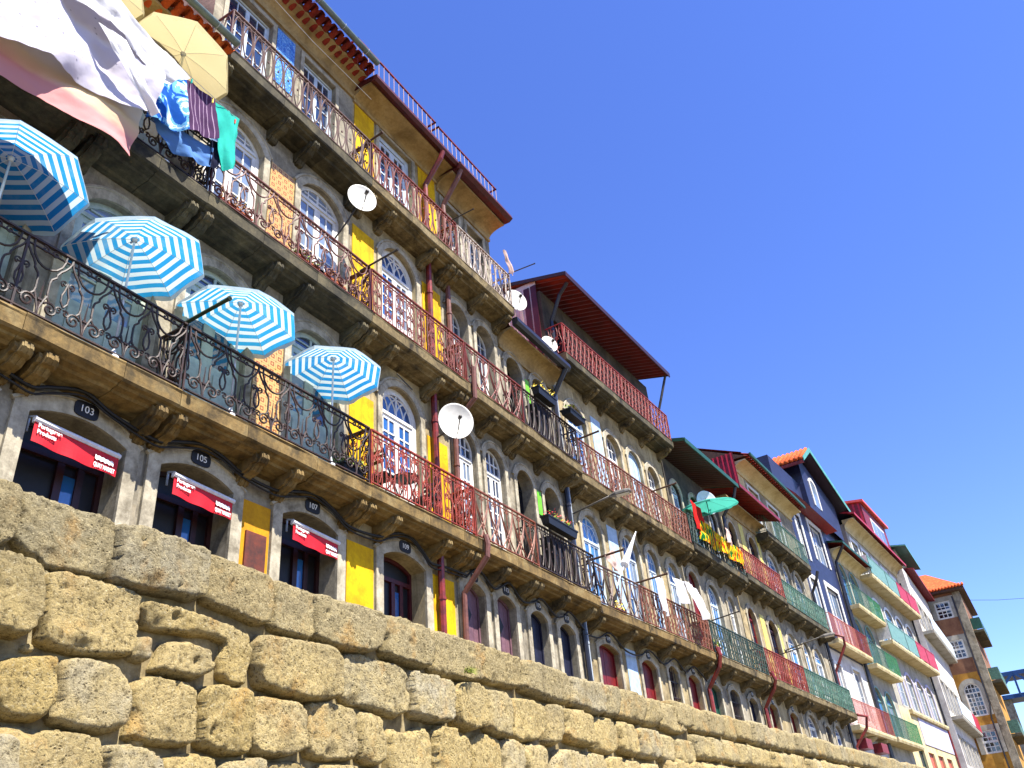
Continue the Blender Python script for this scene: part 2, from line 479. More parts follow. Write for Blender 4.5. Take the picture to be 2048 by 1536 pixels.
# ------------------------------------------------------------------ mesh helpers
class MB:
    def __init__(s):
        s.v = []
        s.f = []
        s.uv = None
    def add(s, vs, fs):
        o = len(s.v)
        s.v += [tuple(p) for p in vs]
        s.f += [tuple(i + o for i in f) for f in fs]
    def box(s, x0, x1, y0, y1, z0, z1):
        s.add([(x0, y0, z0), (x1, y0, z0), (x1, y1, z0), (x0, y1, z0), (x0, y0, z1), (x1, y0, z1), (x1, y1, z1), (x0, y1, z1)],
              [(0, 3, 2, 1), (4, 5, 6, 7), (0, 1, 5, 4), (1, 2, 6, 5), (2, 3, 7, 6), (3, 0, 4, 7)])
    def bar(s, a, b, w, h=None):
        """square bar from a to b"""
        a, b = Vector(a), Vector(b)
        h = h or w
        d = (b - a).normalized()
        up = Vector((0, 0, 1)) if abs(d.z) < 0.95 else Vector((0, 1, 0))
        sx = d.cross(up).normalized() * w * 0.5
        sy = sx.cross(d).normalized() * h * 0.5
        vs = [a - sx - sy, a + sx - sy, a + sx + sy, a - sx + sy, b - sx - sy, b + sx - sy, b + sx + sy, b - sx + sy]
        s.add(vs, [(0, 1, 2, 3), (7, 6, 5, 4), (0, 4, 5, 1), (1, 5, 6, 2), (2, 6, 7, 3), (3, 7, 4, 0)])
    def tube(s, pts, r, n=5, caps=True, taper=None):
        pts = [Vector(p) for p in pts]
        m = len(pts)
        d0 = (pts[1] - pts[0]).normalized()
        up = Vector((0, 1, 0)) if abs(d0.y) < 0.9 else Vector((1, 0, 0))
        nx = d0.cross(up).normalized()
        o = len(s.v)
        for i, p in enumerate(pts):
            d = (pts[min(i + 1, m - 1)] - pts[max(i - 1, 0)])
            d = d.normalized() if d.length > 1e-9 else d0
            nx = (nx - d * nx.dot(d))
            nx = nx.normalized() if nx.length > 1e-6 else d.orthogonal().normalized()
            ny = d.cross(nx)
            rr = r if taper is None else r * (1 + (taper - 1) * i / (m - 1))
            for j in range(n):
                a = 2 * PI * j / n
                s.v.append(tuple(p + nx * (math.cos(a) * rr) + ny * (math.sin(a) * rr)))
        for i in range(m - 1):
            for j in range(n):
                a, b = o + i * n + j, o + i * n + (j + 1) % n
                s.f.append((a, b, b + n, a + n))
        if caps:
            s.f.append(tuple(o + j for j in reversed(range(n))))
            s.f.append(tuple(o + (m - 1) * n + j for j in range(n)))
    def extr(s, prof, u0, u1, step=None, jit=0.0, seed=0):
        """closed profile of (v, z) pushed along u"""
        nu = 1 if not step else max(1, int(abs(u1 - u0) / step))
        n = len(prof)
        o = len(s.v)
        for i in range(nu + 1):
            u = u0 + (u1 - u0) * i / nu
            for j, (v, z) in enumerate(prof):
                if jit and v < -0.02:
                    q = noise.noise_vector(Vector((u * 2.3, j * 1.7, seed))) * jit
                    s.v.append((u, v + q.x, z + q.y))
                else:
                    s.v.append((u, v, z))
        for i in range(nu):
            for j in range(n):
                a, b = o + i * n + j, o + i * n + (j + 1) % n
                s.f.append((a, b, b + n, a + n))
        s.f.append(tuple(o + j for j in reversed(range(n))))
        s.f.append(tuple(o + nu * n + j for j in range(n)))
    def plate(s, pts, v0, v1):
        """outline of (u, z), counter-clockwise seen from the street, from v0 (front) to v1 (back)"""
        n = len(pts)
        s.add([(u, v0, z) for u, z in pts] + [(u, v1, z) for u, z in pts],
              [tuple(range(n)), tuple(range(2 * n - 1, n - 1, -1))] + [(i, i + n, (i + 1) % n + n, (i + 1) % n) for i in range(n)])
    def ring(s, outer, inner, v0, v1, skip=()):
        n = len(outer)
        vs = [(u, v0, z) for u, z in outer] + [(u, v0, z) for u, z in inner] + [(u, v1, z) for u, z in outer] + [(u, v1, z) for u, z in inner]
        fs = []
        for i in range(n):
            if i in skip:
                continue
            j = (i + 1) % n
            fs += [(i, j, n + j, n + i), (2 * n + j, 2 * n + i, 3 * n + i, 3 * n + j), (j, i, 2 * n + i, 2 * n + j), (n + i, n + j, 3 * n + j, 3 * n + i)]
        s.add(vs, fs)
    def lathe(s, prof, c=(0, 0, 0), n=16):
        o = len(s.v)
        for r, z in prof:
            for j in range(n):
                a = 2 * PI * j / n
                s.v.append((c[0] + r * math.cos(a), c[1] + r * math.sin(a), c[2] + z))
        for i in range(len(prof) - 1):
            for j in range(n):
                a, b = o + i * n + j, o + i * n + (j + 1) % n
                s.f.append((a, b, b + n, a + n))
    def mesh(s, name, mat, smooth=False, off=None):
        me = bpy.data.meshes.new(name)
        vs = s.v if off is None else [(p[0] - off[0], p[1] - off[1], p[2] - off[2]) for p in s.v]
        me.from_pydata(vs, [], s.f)
        me.materials.append(M[mat])
        if s.uv is not None:
            ul = me.uv_layers.new(name="UVMap")
            for lp in me.loops:
                ul.data[lp.index].uv = s.uv[lp.vertex_index]
        if smooth:
            me.polygons.foreach_set("use_smooth", [True] * len(me.polygons))
        me.update()
        return me

def link(name, me, parent=None, loc=None, rot=None, scale=None):
    o = bpy.data.objects.new(name, me)
    COL.objects.link(o)
    if parent is not None:
        o.parent = parent
    if loc is not None:
        o.location = loc
    if rot is not None:
        o.rotation_euler = rot
    if scale is not None:
        o.scale = scale
    return o

def as_mesh(curve):
    tmp = bpy.data.objects.new("tmp", curve)
    me = bpy.data.meshes.new_from_object(tmp)
    bpy.data.objects.remove(tmp)
    return me

def tag(o, label=None, cat=None, group=None, kind=None):
    if label:
        o["label"] = label
    if cat:
        o["category"] = cat
    if group:
        o["group"] = group
    if kind:
        o["kind"] = kind
    return o

def empty(name, loc, rz=0.0):
    o = bpy.data.objects.new(name, None)
    COL.objects.link(o)
    o.empty_display_size = 0.3
    o.location = loc
    o.rotation_euler = (0, 0, rz)
    return o

def arc(cx, cz, r, a0, a1, n=10, rx=None):
    rx = rx or r
    return [(cx + rx * math.cos(R(a0 + (a1 - a0) * i / n)), 0, cz + r * math.sin(R(a0 + (a1 - a0) * i / n))) for i in range(n + 1)]

def spiral(cx, cz, r0, r1, a0, a1, n=16):
    out = []
    for i in range(n + 1):
        t = i / n
        a = R(a0 + (a1 - a0) * t)
        r = r0 + (r1 - r0) * t
        out.append((cx + r * math.cos(a), 0, cz + r * math.sin(a)))
    return out

# ------------------------------------------------------------------ wrought iron panels (unit: module wide, 1.02 high)
PANELS = {}
MODULE = {"lyre": 0.62, "curl": 0.36, "oval": 0.26, "arc": 0.52, "wave": 0.26, "plain": 0.24, "dense": 0.3}

def panel_mesh(style, mat):
    key = (style, mat)
    if key in PANELS:
        return PANELS[key]
    b = MB()
    w = MODULE[style]
    H = 1.0
    if style == "lyre":
        r = 0.0155
        for sgn in (-1, 1):
            c = w / 2
            X = lambda t: c + sgn * t * w
            def P(lst):
                return [(X(x), 0, z * H) for x, z in lst]
            # long curve from the rail to the shoulder, down to the foot scroll
            b.tube(P([(0.5, 1.0), (0.49, 0.93), (0.45, 0.86), (0.38, 0.79), (0.30, 0.73), (0.24, 0.66), (0.24, 0.62), (0.15, 0.56), (0.13, 0.5), (0.13, 0.34), (0.15, 0.28), (0.20, 0.24)]), r)
            b.tube([(X((p[0]) / w), 0, p[2]) for p in spiral(0.24 * w, 0.14, 0.10, 0.018, 150, 150 - 560, 22)], r)
            b.tube(P([(0.13, 0.3), (0.07, 0.2), (0.02, 0.1), (0.0, 0.02)]), r)
            # loop below the rail
            b.tube(P([(0.36, 1.0), (0.35, 0.9), (0.3, 0.8), (0.2, 0.72), (0.1, 0.685), (0.0, 0.675)]), r)
            b.tube([(X(p[0] / w), 0, p[2]) for p in spiral(0.12 * w, 0.935, 0.055, 0.012, 60, 60 + 420, 14)], r * 0.8)
            b.tube([(X(p[0] / w), 0, p[2]) for p in spiral(0.42 * w, 0.60, 0.05, 0.012, -100, -100 - 430, 14)], r * 0.8)
            b.tube(P([(0.5, 0.62), (0.46, 0.5), (0.42, 0.42), (0.43, 0.33), (0.5, 0.26)]), r * 0.9)
            b.tube([(X(p[0] / w), 0, p[2]) for p in spiral(0.42 * w, 0.19, 0.05, 0.012, 40, 40 + 430, 14)], r * 0.8)
        b.tube([(w / 2, 0, 0.0), (w / 2, 0, 0.30), (w / 2 + 0.01, 0, 0.5)], r * 1.2, taper=0.3)
        b.box(w / 2 - 0.03, w / 2 + 0.03, -0.02, 0.02, 0.2, 0.225)
    elif style == "curl":
        r = 0.0118
        for i in range(3):
            x = w * (i + 0.5) / 3
            b.tube([(x, 0, 0), (x + 0.012 * (i - 1), 0, 0.5), (x, 0, H)], r)
        c = w / 2
        for sgn in (-1, 1):
            for z0, d in ((0.84, 1), (0.5, -1), (0.2, 1)):
                b.tube([(c + sgn * (p[0]), 0, p[2]) for p in spiral(0.07, z0, 0.06, 0.014, 90 * d, 90 * d + 460 * d, 16)], r * 0.8)
            b.tube([(c, 0, 0.98), (c + sgn * 0.10, 0, 0.74), (c + sgn * 0.03, 0, 0.62), (c + sgn * 0.13, 0, 0.36), (c + sgn * 0.05, 0, 0.05)], r * 0.9)
    elif style == "oval":
        r = 0.0135
        for sgn in (-1, 1):
            b.tube([(w / 2 + sgn * w * 0.42 * math.sin(PI * t / 12) ** 0.8, 0, 0.02 + 0.96 * t / 12) for t in range(13)], r)
        b.tube([(0, 0, 0), (0, 0, H)], r)
        b.box(w / 2 - 0.016, w / 2 + 0.016, -0.012, 0.012, 0.48, 0.52)
        b.tube(arc(w / 2, 0.9, 0.05, 0, 360, 10), r * 0.7)
    elif style == "arc":
        r = 0.014
        for sgn in (-1, 1):
            b.tube([(w / 2 + sgn * w * (0.5 - 1.0 * math.sin(PI * 0.5 * t / 12)), 0, H * t / 12) for t in range(13)], r)
            b.tube([(w / 2 + sgn * w * (-0.16 + 0.66 * math.sin(PI * 0.5 * t / 12)), 0, H * t / 12) for t in range(13)], r)
        b.tube([(w / 2, 0, 0), (w / 2, 0, H)], r)
        b.box(w / 2 - 0.018, w / 2 + 0.018, -0.014, 0.014, 0.5, 0.54)
        for sgn in (-1, 1):
            b.tube([(w / 2 + sgn * p[0], 0, p[2]) for p in spiral(0.06, 0.86, 0.05, 0.014, 80, 80 + 420, 12)], r * 0.7)
    elif style == "wave":
        r = 0.0155
        for i in range(2):
            x = w * (i + 0.5) / 2
            s = 1 if i else -1
            b.tube([(x + s * 0.035 * math.sin(2 * PI * t / 12), 0, H * t / 12) for t in range(13)], r)
            b.tube([(x + s * p[0], 0, p[2]) for p in spiral(0.035, 0.83 - 0.3 * i, 0.05, 0.012, 90, 90 + 400, 10)], r * 0.8)
            b.tube([(x - s * p[0], 0, p[2]) for p in spiral(0.03, 0.6 - 0.1 * i, 0.05, 0.012, 60, 60 + 400, 10)], r * 0.8)
            b.tube([(x - s * p[0], 0, p[2]) for p in spiral(0.035, 0.3 - 0.12 * i, 0.04, 0.012, -90, -90 - 400, 10)], r * 0.8)
    elif style == "plain":
        for i in range(2):
            x = w * (i + 0.5) / 2
            b.tube([(x, 0, 0), (x, 0, H)], 0.009, 4)
    elif style == "dense":
        r = 0.0125
        for i in range(3):
            x = w * (i + 0.5) / 3
            s = 1 if i % 2 else -1
            b.tube([(x + s * 0.04 * math.sin(2 * PI * t / 8), 0, H * t / 8) for t in range(9)], r, 4)
        b.tube(arc(w / 2, 0.78, 0.1, 0, 360, 9), r * 0.8, 4)
        b.tube(arc(w / 2, 0.28, 0.1, 0, 360, 9), r * 0.8, 4)
    PANELS[key] = b.mesh("scroll_panel", mat)
    return PANELS[key]

PANE = {}
def pane_mesh(gm):
    if gm not in PANE:
        b = MB()
        b.box(-0.5, 0.5, -0.004, 0.004, -0.5, 0.5)
        PANE[gm] = b.mesh("pane", gm)
    return PANE[gm]

# ------------------------------------------------------------------ houses
WALK = 2.5          # level of the walkway on top of the quay wall

class Frame:
    def __init__(s, x, y, deg):
        s.x, s.y, s.a = x, y, R(deg)
    def P(s, u, v, z):
        c, q = math.cos(s.a), math.sin(s.a)
        return (s.x + u * c - v * q, s.y + u * q + v * c, z)

F1 = Frame(0.0, 9.1, 0.0)
_n = R(-2.08)
F2 = Frame(19.4 - math.sin(_n) * 0.6, 8.72 + math.cos(_n) * 0.6, -2.08)
_n = R(-3.35)
F3 = Frame(46.5 - math.sin(_n) * 0.6, 8.75 + math.cos(_n) * 0.6, -3.35)
F4 = Frame(82.4, 6.7, 0.0)

class Op:
    def __init__(s, u0, u1, zb, zs, rise=0.0, n=10):
        s.u0, s.u1, s.zb, s.zs, s.rise, s.n = u0, u1, zb, zs, rise, n
    def line(s, i=0.0, bottom=None):
        bi = i if bottom is None else bottom
        a, b = s.u0 + i, s.u1 - i
        if s.rise <= 0.001:
            return [(a, s.zb + bi), (b, s.zb + bi), (b, s.zs - i), (a, s.zs - i)]
        pts = [(a, s.zb + bi), (b, s.zb + bi)]
        hw = (b - a) / 2
        rise = max(0.02, s.rise - i * 0.6)
        zs = s.zs - i * 0.4
        rad = (hw * hw + rise * rise) / (2 * rise)
        cz = zs + rise - rad
        th = math.asin(min(1.0, hw / rad))
        if rise > hw:
            th = PI - th
        for k in range(s.n + 1):
            t = th - 2 * th * k / s.n
            pts.append(((a + b) / 2 + rad * math.sin(t), cz + rad * math.cos(t)))
        return pts
    def inside(s, u, z):
        if u < s.u0 or u > s.u1 or z < s.zb or z > s.zs + s.rise:
            return False
        return z <= s.zs or s.top(u) >= z
    def top(s, u, i=0.0):
        if s.rise <= 0.001:
            return s.zs - i
        p = s.line(i)[2:]
        for (ua, za), (ub, zb) in zip(p, p[1:]):
            if min(ua, ub) <= u <= max(ua, ub):
                t = (u - ua) / (ub - ua) if abs(ub - ua) > 1e-9 else 0
                return za + (zb - za) * t
        return s.zs

class House:
    def __init__(s, fr, u0, u1, name, label, group="terrace houses above the quay wall", cat="house", base=WALK):
        s.fr, s.u0, s.u1 = fr, u0, u1
        s.base = base
        s.root = empty(name, fr.P(u0, 0, base), fr.a)
        tag(s.root, label, cat, group)
        s.off = (u0, 0, base)
    def add(s, mb, name, mat, parent=None, smooth=False, kind=None):
        o = link(name, mb.mesh(name, mat, smooth, s.off), parent or s.root)
        if kind:
            o["kind"] = kind
        return o
    def put(s, name, me, u, v, z, parent=None, rot=None, scale=None):
        return link(name, me, parent or s.root, (u - s.u0, v, z - s.base), rot, scale)
    def w(s, u, v, z):
        return s.fr.P(u, v, z)
    # ---- front with openings
    def wall(s, ops, z1, mat, u0=None, u1=None, z0=None, reveal=0.28, v=0.0, depth=7.0, rmat=None):
        u0 = s.u0 if u0 is None else u0
        u1 = s.u1 if u1 is None else u1
        z0 = s.base if z0 is None else z0
        b = MB()
        vs, es = [], []
        def loop(pts):
            o = len(vs)
            vs.extend(Vector(p) for p in pts)
            es.extend((o + i, o + (i + 1) % len(pts)) for i in range(len(pts)))
        loop([(u0, z0), (u1, z0), (u1, z1), (u0, z1)])
        for op in ops:
            q = Op(op.u0, op.u1, max(op.zb, z0 + 0.01), op.zs, op.rise, op.n)
            loop(q.line())
        ov, oe, of, _, _, _ = delaunay_2d_cdt(vs, es, [], 0, 1e-5)
        keep = []
        for f in of:
            cu = sum(ov[i][0] for i in f) / len(f)
            cz = sum(ov[i][1] for i in f) / len(f)
            if not any(op.inside(cu, cz) for op in ops):
                a = [ov[i] for i in f]
                ar = sum(a[i][0] * a[(i + 1) % len(a)][1] - a[(i + 1) % len(a)][0] * a[i][1] for i in range(len(a)))
                keep.append(tuple(f) if ar > 0 else tuple(reversed(f)))
        b.add([(p[0], v, p[1]) for p in ov], keep)
        for op in ops:
            q = Op(op.u0, op.u1, max(op.zb, z0 + 0.01), op.zs, op.rise, op.n).line()
            n = len(q)
            b.add([(p[0], v, p[1]) for p in q] + [(p[0], v + reveal + 0.12, p[1]) for p in q],
                  [(i, n + i, n + (i + 1) % n, (i + 1) % n) for i in range(n)])
        # flanks, back and top
        d = v + depth
        b.add([(u0, v, z0), (u0, v, z1), (u0, d, z1), (u0, d, z0), (u1, v, z0), (u1, v, z1), (u1, d, z1), (u1, d, z0)],
              [(0, 1, 2, 3), (7, 6, 5, 4), (1, 5, 6, 2), (3, 2, 6, 7)])
        return s.add(b, "wall", mat)
    def surround(s, op, w=0.15, proud=0.045, mat="dressed_granite", hood=True, name="stone_surround"):
        b = MB()
        outer = op.line(-w, 0.0)
        inner = op.line(0.0, 0.0)
        b.ring(outer, inner, -proud, 0.002, skip=(0,))
        if hood and op.rise > 0.05:
            o2 = op.line(-w - 0.03, 0.0)[2:]
            b.tube([(u, -proud * 0.6, z) for u, z in o2], 0.035, 5)
        return s.add(b, name, mat)
    def glazing(s, op, dv=0.2, fm="white_paint", gm="glass_dark", cols=2, rows=3, trans=None, fan="grid", solid=0.0, fw=0.055, leaves=2, singles=True, name="window", mun=0.022, st=0.05):
        b = MB()
        b.ring(op.line(0.0), op.line(fw), dv, dv + 0.08)
        zt = trans if trans is not None else (op.zs if fan != "none" else op.zs - fw)
        a, c = op.u0 + fw, op.u1 - fw
        if fan != "none":
            b.box(a, c, dv - 0.015, dv + 0.07, zt - 0.035, zt + 0.035)
        mid = (a + c) / 2
        panes = []
        lw = (c - a) / leaves
        z0 = op.zb + fw
        for i in range(leaves):
            la, lb = a + lw * i, a + lw * (i + 1)
            top = zt - 0.035
            b.box(la, la + st, dv + 0.01, dv + 0.06, z0, top)
            b.box(lb - st, lb, dv + 0.01, dv + 0.06, z0, top)
            b.box(la + st, lb - st, dv + 0.011, dv + 0.06, top - st, top)
            b.box(la + st, lb - st, dv + 0.011, dv + 0.06, z0, z0 + st + solid)
            if solid > 0.2:
                b.box(la + st + 0.05, lb - st - 0.05, dv - 0.006, dv + 0.011, z0 + 0.09, z0 + solid - 0.03)
            ga, gb, gz0, gz1 = la + st, lb - st, z0 + st + solid, top - st
            cw, ch = (gb - ga) / cols, (gz1 - gz0) / rows
            for j in range(1, cols):
                b.box(ga + cw * j - mun / 2, ga + cw * j + mun / 2, dv + 0.014, dv + 0.05, gz0, gz1)
            for j in range(1, rows):
                b.box(ga, gb, dv + 0.016, dv + 0.048, gz0 + ch * j - mun / 2, gz0 + ch * j + mun / 2)
            lgm = gm
            if gm in ("glass_dark", "glass_deep_sky", "glass_sky") and random.random() < 0.28:
                lgm = "glass_curtain"
            if singles:
                for j in range(cols):
                    for q in range(rows):
                        panes.append((ga + cw * (j + 0.5), gz0 + ch * (q + 0.5), cw, ch, lgm))
            else:
                panes.append(((ga + gb) / 2, (gz0 + gz1) / 2, gb - ga, gz1 - gz0, lgm))
        if fan != "none":
            inner = op.line(fw)
            topz = max(z for _, z in inner)
            if fan == "grid":
                nb = leaves * cols
                for j in range(1, nb):
                    u = a + (c - a) * j / nb
                    ww = mun if j != nb // 2 else 0.05
                    b.box(u - ww / 2, u + ww / 2, dv + 0.012, dv + 0.05, zt + 0.03, op.top(u, fw) + 0.01)
                zz = zt + (topz - zt) * 0.5
                us = [u for u in [a + (c - a) * t / 40 for t in range(41)] if op.top(u, fw) > zz]
                if us:
                    b.box(us[0], us[-1], dv + 0.014, dv + 0.048, zz - mun / 2, zz + mun / 2)
            elif fan == "radial":
                hw = (c - a) / 2
                def clip(pts):
                    out = []
                    for u, z in pts:
                        if a <= u <= c and zt < z < op.top(u, fw):
                            out.append((u, dv + 0.03, z))
                    return out
                for cx in (a, a + hw * 0.5, mid, c - hw * 0.5, c):
                    for sg in (-1, 1):
                        for rr in (hw * 0.75,):
                            pts = clip([(cx + sg * rr * (1 - math.cos(R(t))), zt + 1.25 * rr * math.sin(R(t))) for t in range(0, 100, 8)])
                            if len(pts) > 2:
                                b.tube(pts, mun * 0.55, 4)
                b.box(mid - 0.02, mid + 0.02, dv + 0.012, dv + 0.05, zt + 0.03, op.top(mid, fw) + 0.01)
        wd = s.add(b, name, fm)
        for (u, z, pw, ph, pg) in panes:
            s.put("pane", pane_mesh(pg), u, dv + 0.036, z, wd, (R(random.uniform(-1.2, 1.2)), 0, R(random.uniform(-1.2, 1.2))), (pw, 1, ph))
        if fan != "none":
            q = MB()
            lo = [p for p in op.line(fw * 0.7)[2:]]
            pts = [(lo[-1][0], zt), (lo[0][0], zt)] + lo
            q.plate(pts, dv + 0.032, dv + 0.04)
            s.add(q, "pane", gm, wd)
        return wd
    def door(s, op, dv=0.24, mat="oxblood_door", planks=4, vent=False, frame=None, knob=True):
        """planked leaf, each plank its own piece, a frame round it"""
        b = MB()
        b.ring(op.line(0.0), op.line(0.05), dv - 0.02, dv + 0.06)
        b.plate(op.line(0.04), dv + 0.03, dv + 0.05)
        d = s.add(b, "door", frame or mat)
        a, c = op.u0 + 0.055, op.u1 - 0.055
        pw = (c - a) / planks
        for i in range(planks):
            u0, u1 = a + pw * i + 0.006, a + pw * (i + 1) - 0.006
            q = MB()
            q.plate([(u0, op.zb + 0.06), (u1, op.zb + 0.06), (u1, op.top(u1, 0.055) - 0.01), (u0, op.top(u0, 0.055) - 0.01)], dv + 0.004 * (i % 2), dv + 0.028)
            s.add(q, "plank", mat, d)
        if vent:
            m = (a + c) / 2
            z = op.zs - 0.42
            q = MB()
            q.plate([(m - 0.12, z), (m, z - 0.17), (m + 0.12, z), (m, z + 0.17)], dv - 0.012, dv + 0.003)
            s.add(q, "vent_cover", "near_black", d)
        return d
    def shop(s, op, dv=0.34, mat="dark_brown_paint"):
        b = MB()
        b.ring(op.line(0.0), op.line(0.07), dv, dv + 0.08)
        mid = op.u0 + (op.u1 - op.u0) * 0.56
        b.box(op.u0 + 0.07, op.u1 - 0.07, dv - 0.01, dv + 0.07, op.zs - 0.28, op.zs - 0.2)
        b.box(mid - 0.05, mid + 0.05, dv, dv + 0.07, op.zb + 0.05, op.zs - 0.28)
        b.box(op.u1 - 0.36, op.u1 - 0.27, dv, dv + 0.07, op.zb + 0.05, op.zs - 0.28)
        d = s.add(b, "shop_door", mat)
        q = MB()
        q.plate(op.line(0.04), dv + 0.05, dv + 0.06)
        s.add(q, "dark_interior", "near_black", d)  # black sheet paints in the unlit shop interior
        q = MB()
        q.box(mid + 0.05, op.u1 - 0.36, dv + 0.03, dv + 0.04, op.zb + 0.05, op.zs - 0.42)
        s.add(q, "pane", "glass_deep_sky", d)
        return d
    def grille(s, op, dv=0.03, mat="iron_black"):
        b = MB()
        n = max(3, int((op.u1 - op.u0) / 0.12))
        for i in range(1, n):
            u = op.u0 + (op.u1 - op.u0) * i / n
            b.tube([(u, dv, op.zb + 0.02), (u, dv, op.top(u) - 0.01)], 0.011, 4)
        z = op.zb + 0.3
        while z < op.zs:
            b.box(op.u0, op.u1, dv - 0.015, dv + 0.015, z, z + 0.025)
            z += 0.45
        return s.add(b, "window_grille", mat)
    def panel(s, u0, u1, z0, z1, mat, name="painted_panel", proud=0.016):
        b = MB()
        b.box(u0, u1, -proud, 0.004, z0, z1)
        return s.add(b, name, mat)
    def tiles(s, u0, u1, z0, z1, mat, nu, nz):
        """glazed tiles, each one a piece"""
        back = MB()
        back.box(u0 - 0.01, u1 + 0.01, -0.008, 0.003, z0 - 0.01, z1 + 0.01)
        bk = s.add(back, "tile_panel", "mortar")
        w, h = (u1 - u0) / nu, (z1 - z0) / nz
        b = MB()
        b.box(0.002, w - 0.002, -0.018, -0.007, 0.002, h - 0.002)
        me = b.mesh("glazed_tile", mat)
        for i in range(nu):
            for j in range(nz):
                s.put("glazed_tile", me, u0 + w * i, 0, z0 + h * j, bk, (R(random.uniform(-0.4, 0.4)), 0, 0))
    # ---- balconies
    def slab(s, zt, u0=None, u1=None, d=0.6, mat="slab_stone", cove=True, th=0.26, jit=0.012):
        u0 = s.u0 if u0 is None else u0
        u1 = s.u1 if u1 is None else u1
        if cove:
            prof = [(0.05, zt), (-d, zt), (-d - 0.015, zt - 0.02), (-d, zt - 0.05), (-d + 0.005, zt - th + 0.03), (-d + 0.03, zt - th), (-d + 0.09, zt - th - 0.015),
                    (-d + 0.11, zt - th - 0.04), (-d + 0.2, zt - th - 0.06), (-d + 0.23, zt - th - 0.09), (-0.14, zt - th - 0.10), (-0.10, zt - th - 0.13), (0.05, zt - th - 0.14)]
        else:
            prof = [(0.05, zt), (-d, zt), (-d, zt - th * 0.5), (-d + 0.05, zt - th), (0.05, zt - th)]
        # cut stones laid end to end
        rng = random.Random(int((zt + u0) * 100))
        u = u0
        while u < u1 - 0.05:
            e = u + rng.uniform(1.1, 1.9)
            if e > u1 - 0.5:
                e = u1
            dz = rng.uniform(-0.006, 0.006)
            b = MB()
            b.extr([(v_, z_ + (dz if v_ < 0 else 0)) for v_, z_ in prof], u + 0.004, e - 0.004, 0.12, jit, seed=zt + u0)
            o = s.add(b, "balcony_slab", mat)
            u = e
        return o
    def corbels(s, zt, us, mat="slab_stone", d=0.6, th=0.26, w=0.075):
        z = zt - th
        b = MB()
        core = [(0.04, -0.08), (-d + 0.12, -0.02), (-d + 0.07, -0.06), (-d + 0.06, -0.13), (-d + 0.11, -0.19), (-d + 0.19, -0.20), (-d + 0.24, -0.25),
                (-d + 0.27, -0.28), (-0.2, -0.31), (-0.13, -0.34), (-0.10, -0.39), (-0.06, -0.43), (0.04, -0.44)]
        b.extr(core, -w, w)
        side = [(v * 0.86 + (0.005 if v > 0 else 0.0), q * 0.9 - 0.004) for v, q in core]
        b.extr(side, -w - 0.045, -w)
        b.extr(side, w, w + 0.045)
        for q in (-0.5, 0.5):
            b.extr([(v - 0.012, zz) if v < -0.05 else (v, zz) for v, zz in core], q * w - 0.018, q * w + 0.018)
        me = b.mesh("corbel", mat)
        for u in us:
            s.put("corbel", me, u, 0, z, None, (0, 0, R(random.uniform(-2, 2))), (random.uniform(0.92, 1.08), 1, random.uniform(0.95, 1.05)))
    def railing(s, zt, style, mat, u0=None, u1=None, d=0.6, h=1.08, ends=(True, True), inset=0.045, post=1.9):
        u0 = (s.u0 if u0 is None else u0) + 0.03
        u1 = (s.u1 if u1 is None else u1) - 0.03
        v = -d + inset
        b = MB()
        b.box(u0, u1, v - 0.025, v + 0.025, zt + h - 0.012, zt + h + 0.016)
        b.box(u0, u1, v - 0.012, v + 0.012, zt + h - 0.1, zt + h - 0.085)
        b.box(u0, u1, v - 0.018, v + 0.018, zt + 0.055, zt + 0.075)
        n = max(1, round((u1 - u0) / post))
        for i in range(n + 1):
            u = u0 + (u1 - u0) * i / n
            b.box(u - 0.014, u + 0.014, v - 0.014, v + 0.014, zt, zt + h + 0.02)
        for e, u in zip(ends, (u0, u1)):
            if e:
                b.box(u - 0.02, u + 0.02, v, 0, zt + h - 0.012, zt + h + 0.016)
                b.box(u - 0.014, u + 0.014, v, 0, zt + 0.055, zt + 0.075)
        r = s.add(b, "railing", mat)
        me = panel_mesh(style, mat)
        mw = MODULE[style]
        k = max(1, round((u1 - u0) / mw))
        sc = (u1 - u0) / (k * mw)
        hz = (h - 0.085)
        for i in range(k):
            s.put("scroll_panel", me, u0 + i * mw * sc, v, zt + 0.075, r, (0, 0, 0), (sc, 1, hz))
        for e, u in zip(ends, (u0, u1)):
            if e:
                kk = max(1, round((d - inset) / mw))
                s2 = (d - inset) / (kk * mw)
                for i in range(kk):
                    s.put("scroll_panel", me, u, v + i * mw * s2, zt + 0.075, r, (0, 0, R(90)), (s2, 1, hz))
        return r
    # ---- roof edges
    def cornice(s, z0, u0=None, u1=None, out=0.45, rise=0.36, mat="cornice_plaster"):
        u0 = s.u0 if u0 is None else u0
        u1 = s.u1 if u1 is None else u1
        b = MB()
        prof = [(0.06, z0 - 0.1), (-0.05, z0 - 0.1), (-0.06, z0 - 0.02), (-0.03, z0)]
        for i in range(1, 8):
            t = R(90) * i / 7
            prof.append((-0.03 - (out - 0.08) * (1 - math.cos(t)), z0 + (rise - 0.06) * math.sin(t)))
        prof += [(-out, z0 + rise - 0.06), (-out, z0 + rise), (0.06, z0 + rise)]
        b.extr(list(reversed(prof)), u0, u1, 0.3, 0.004, 3)
        return s.add(b, "cornice", mat)
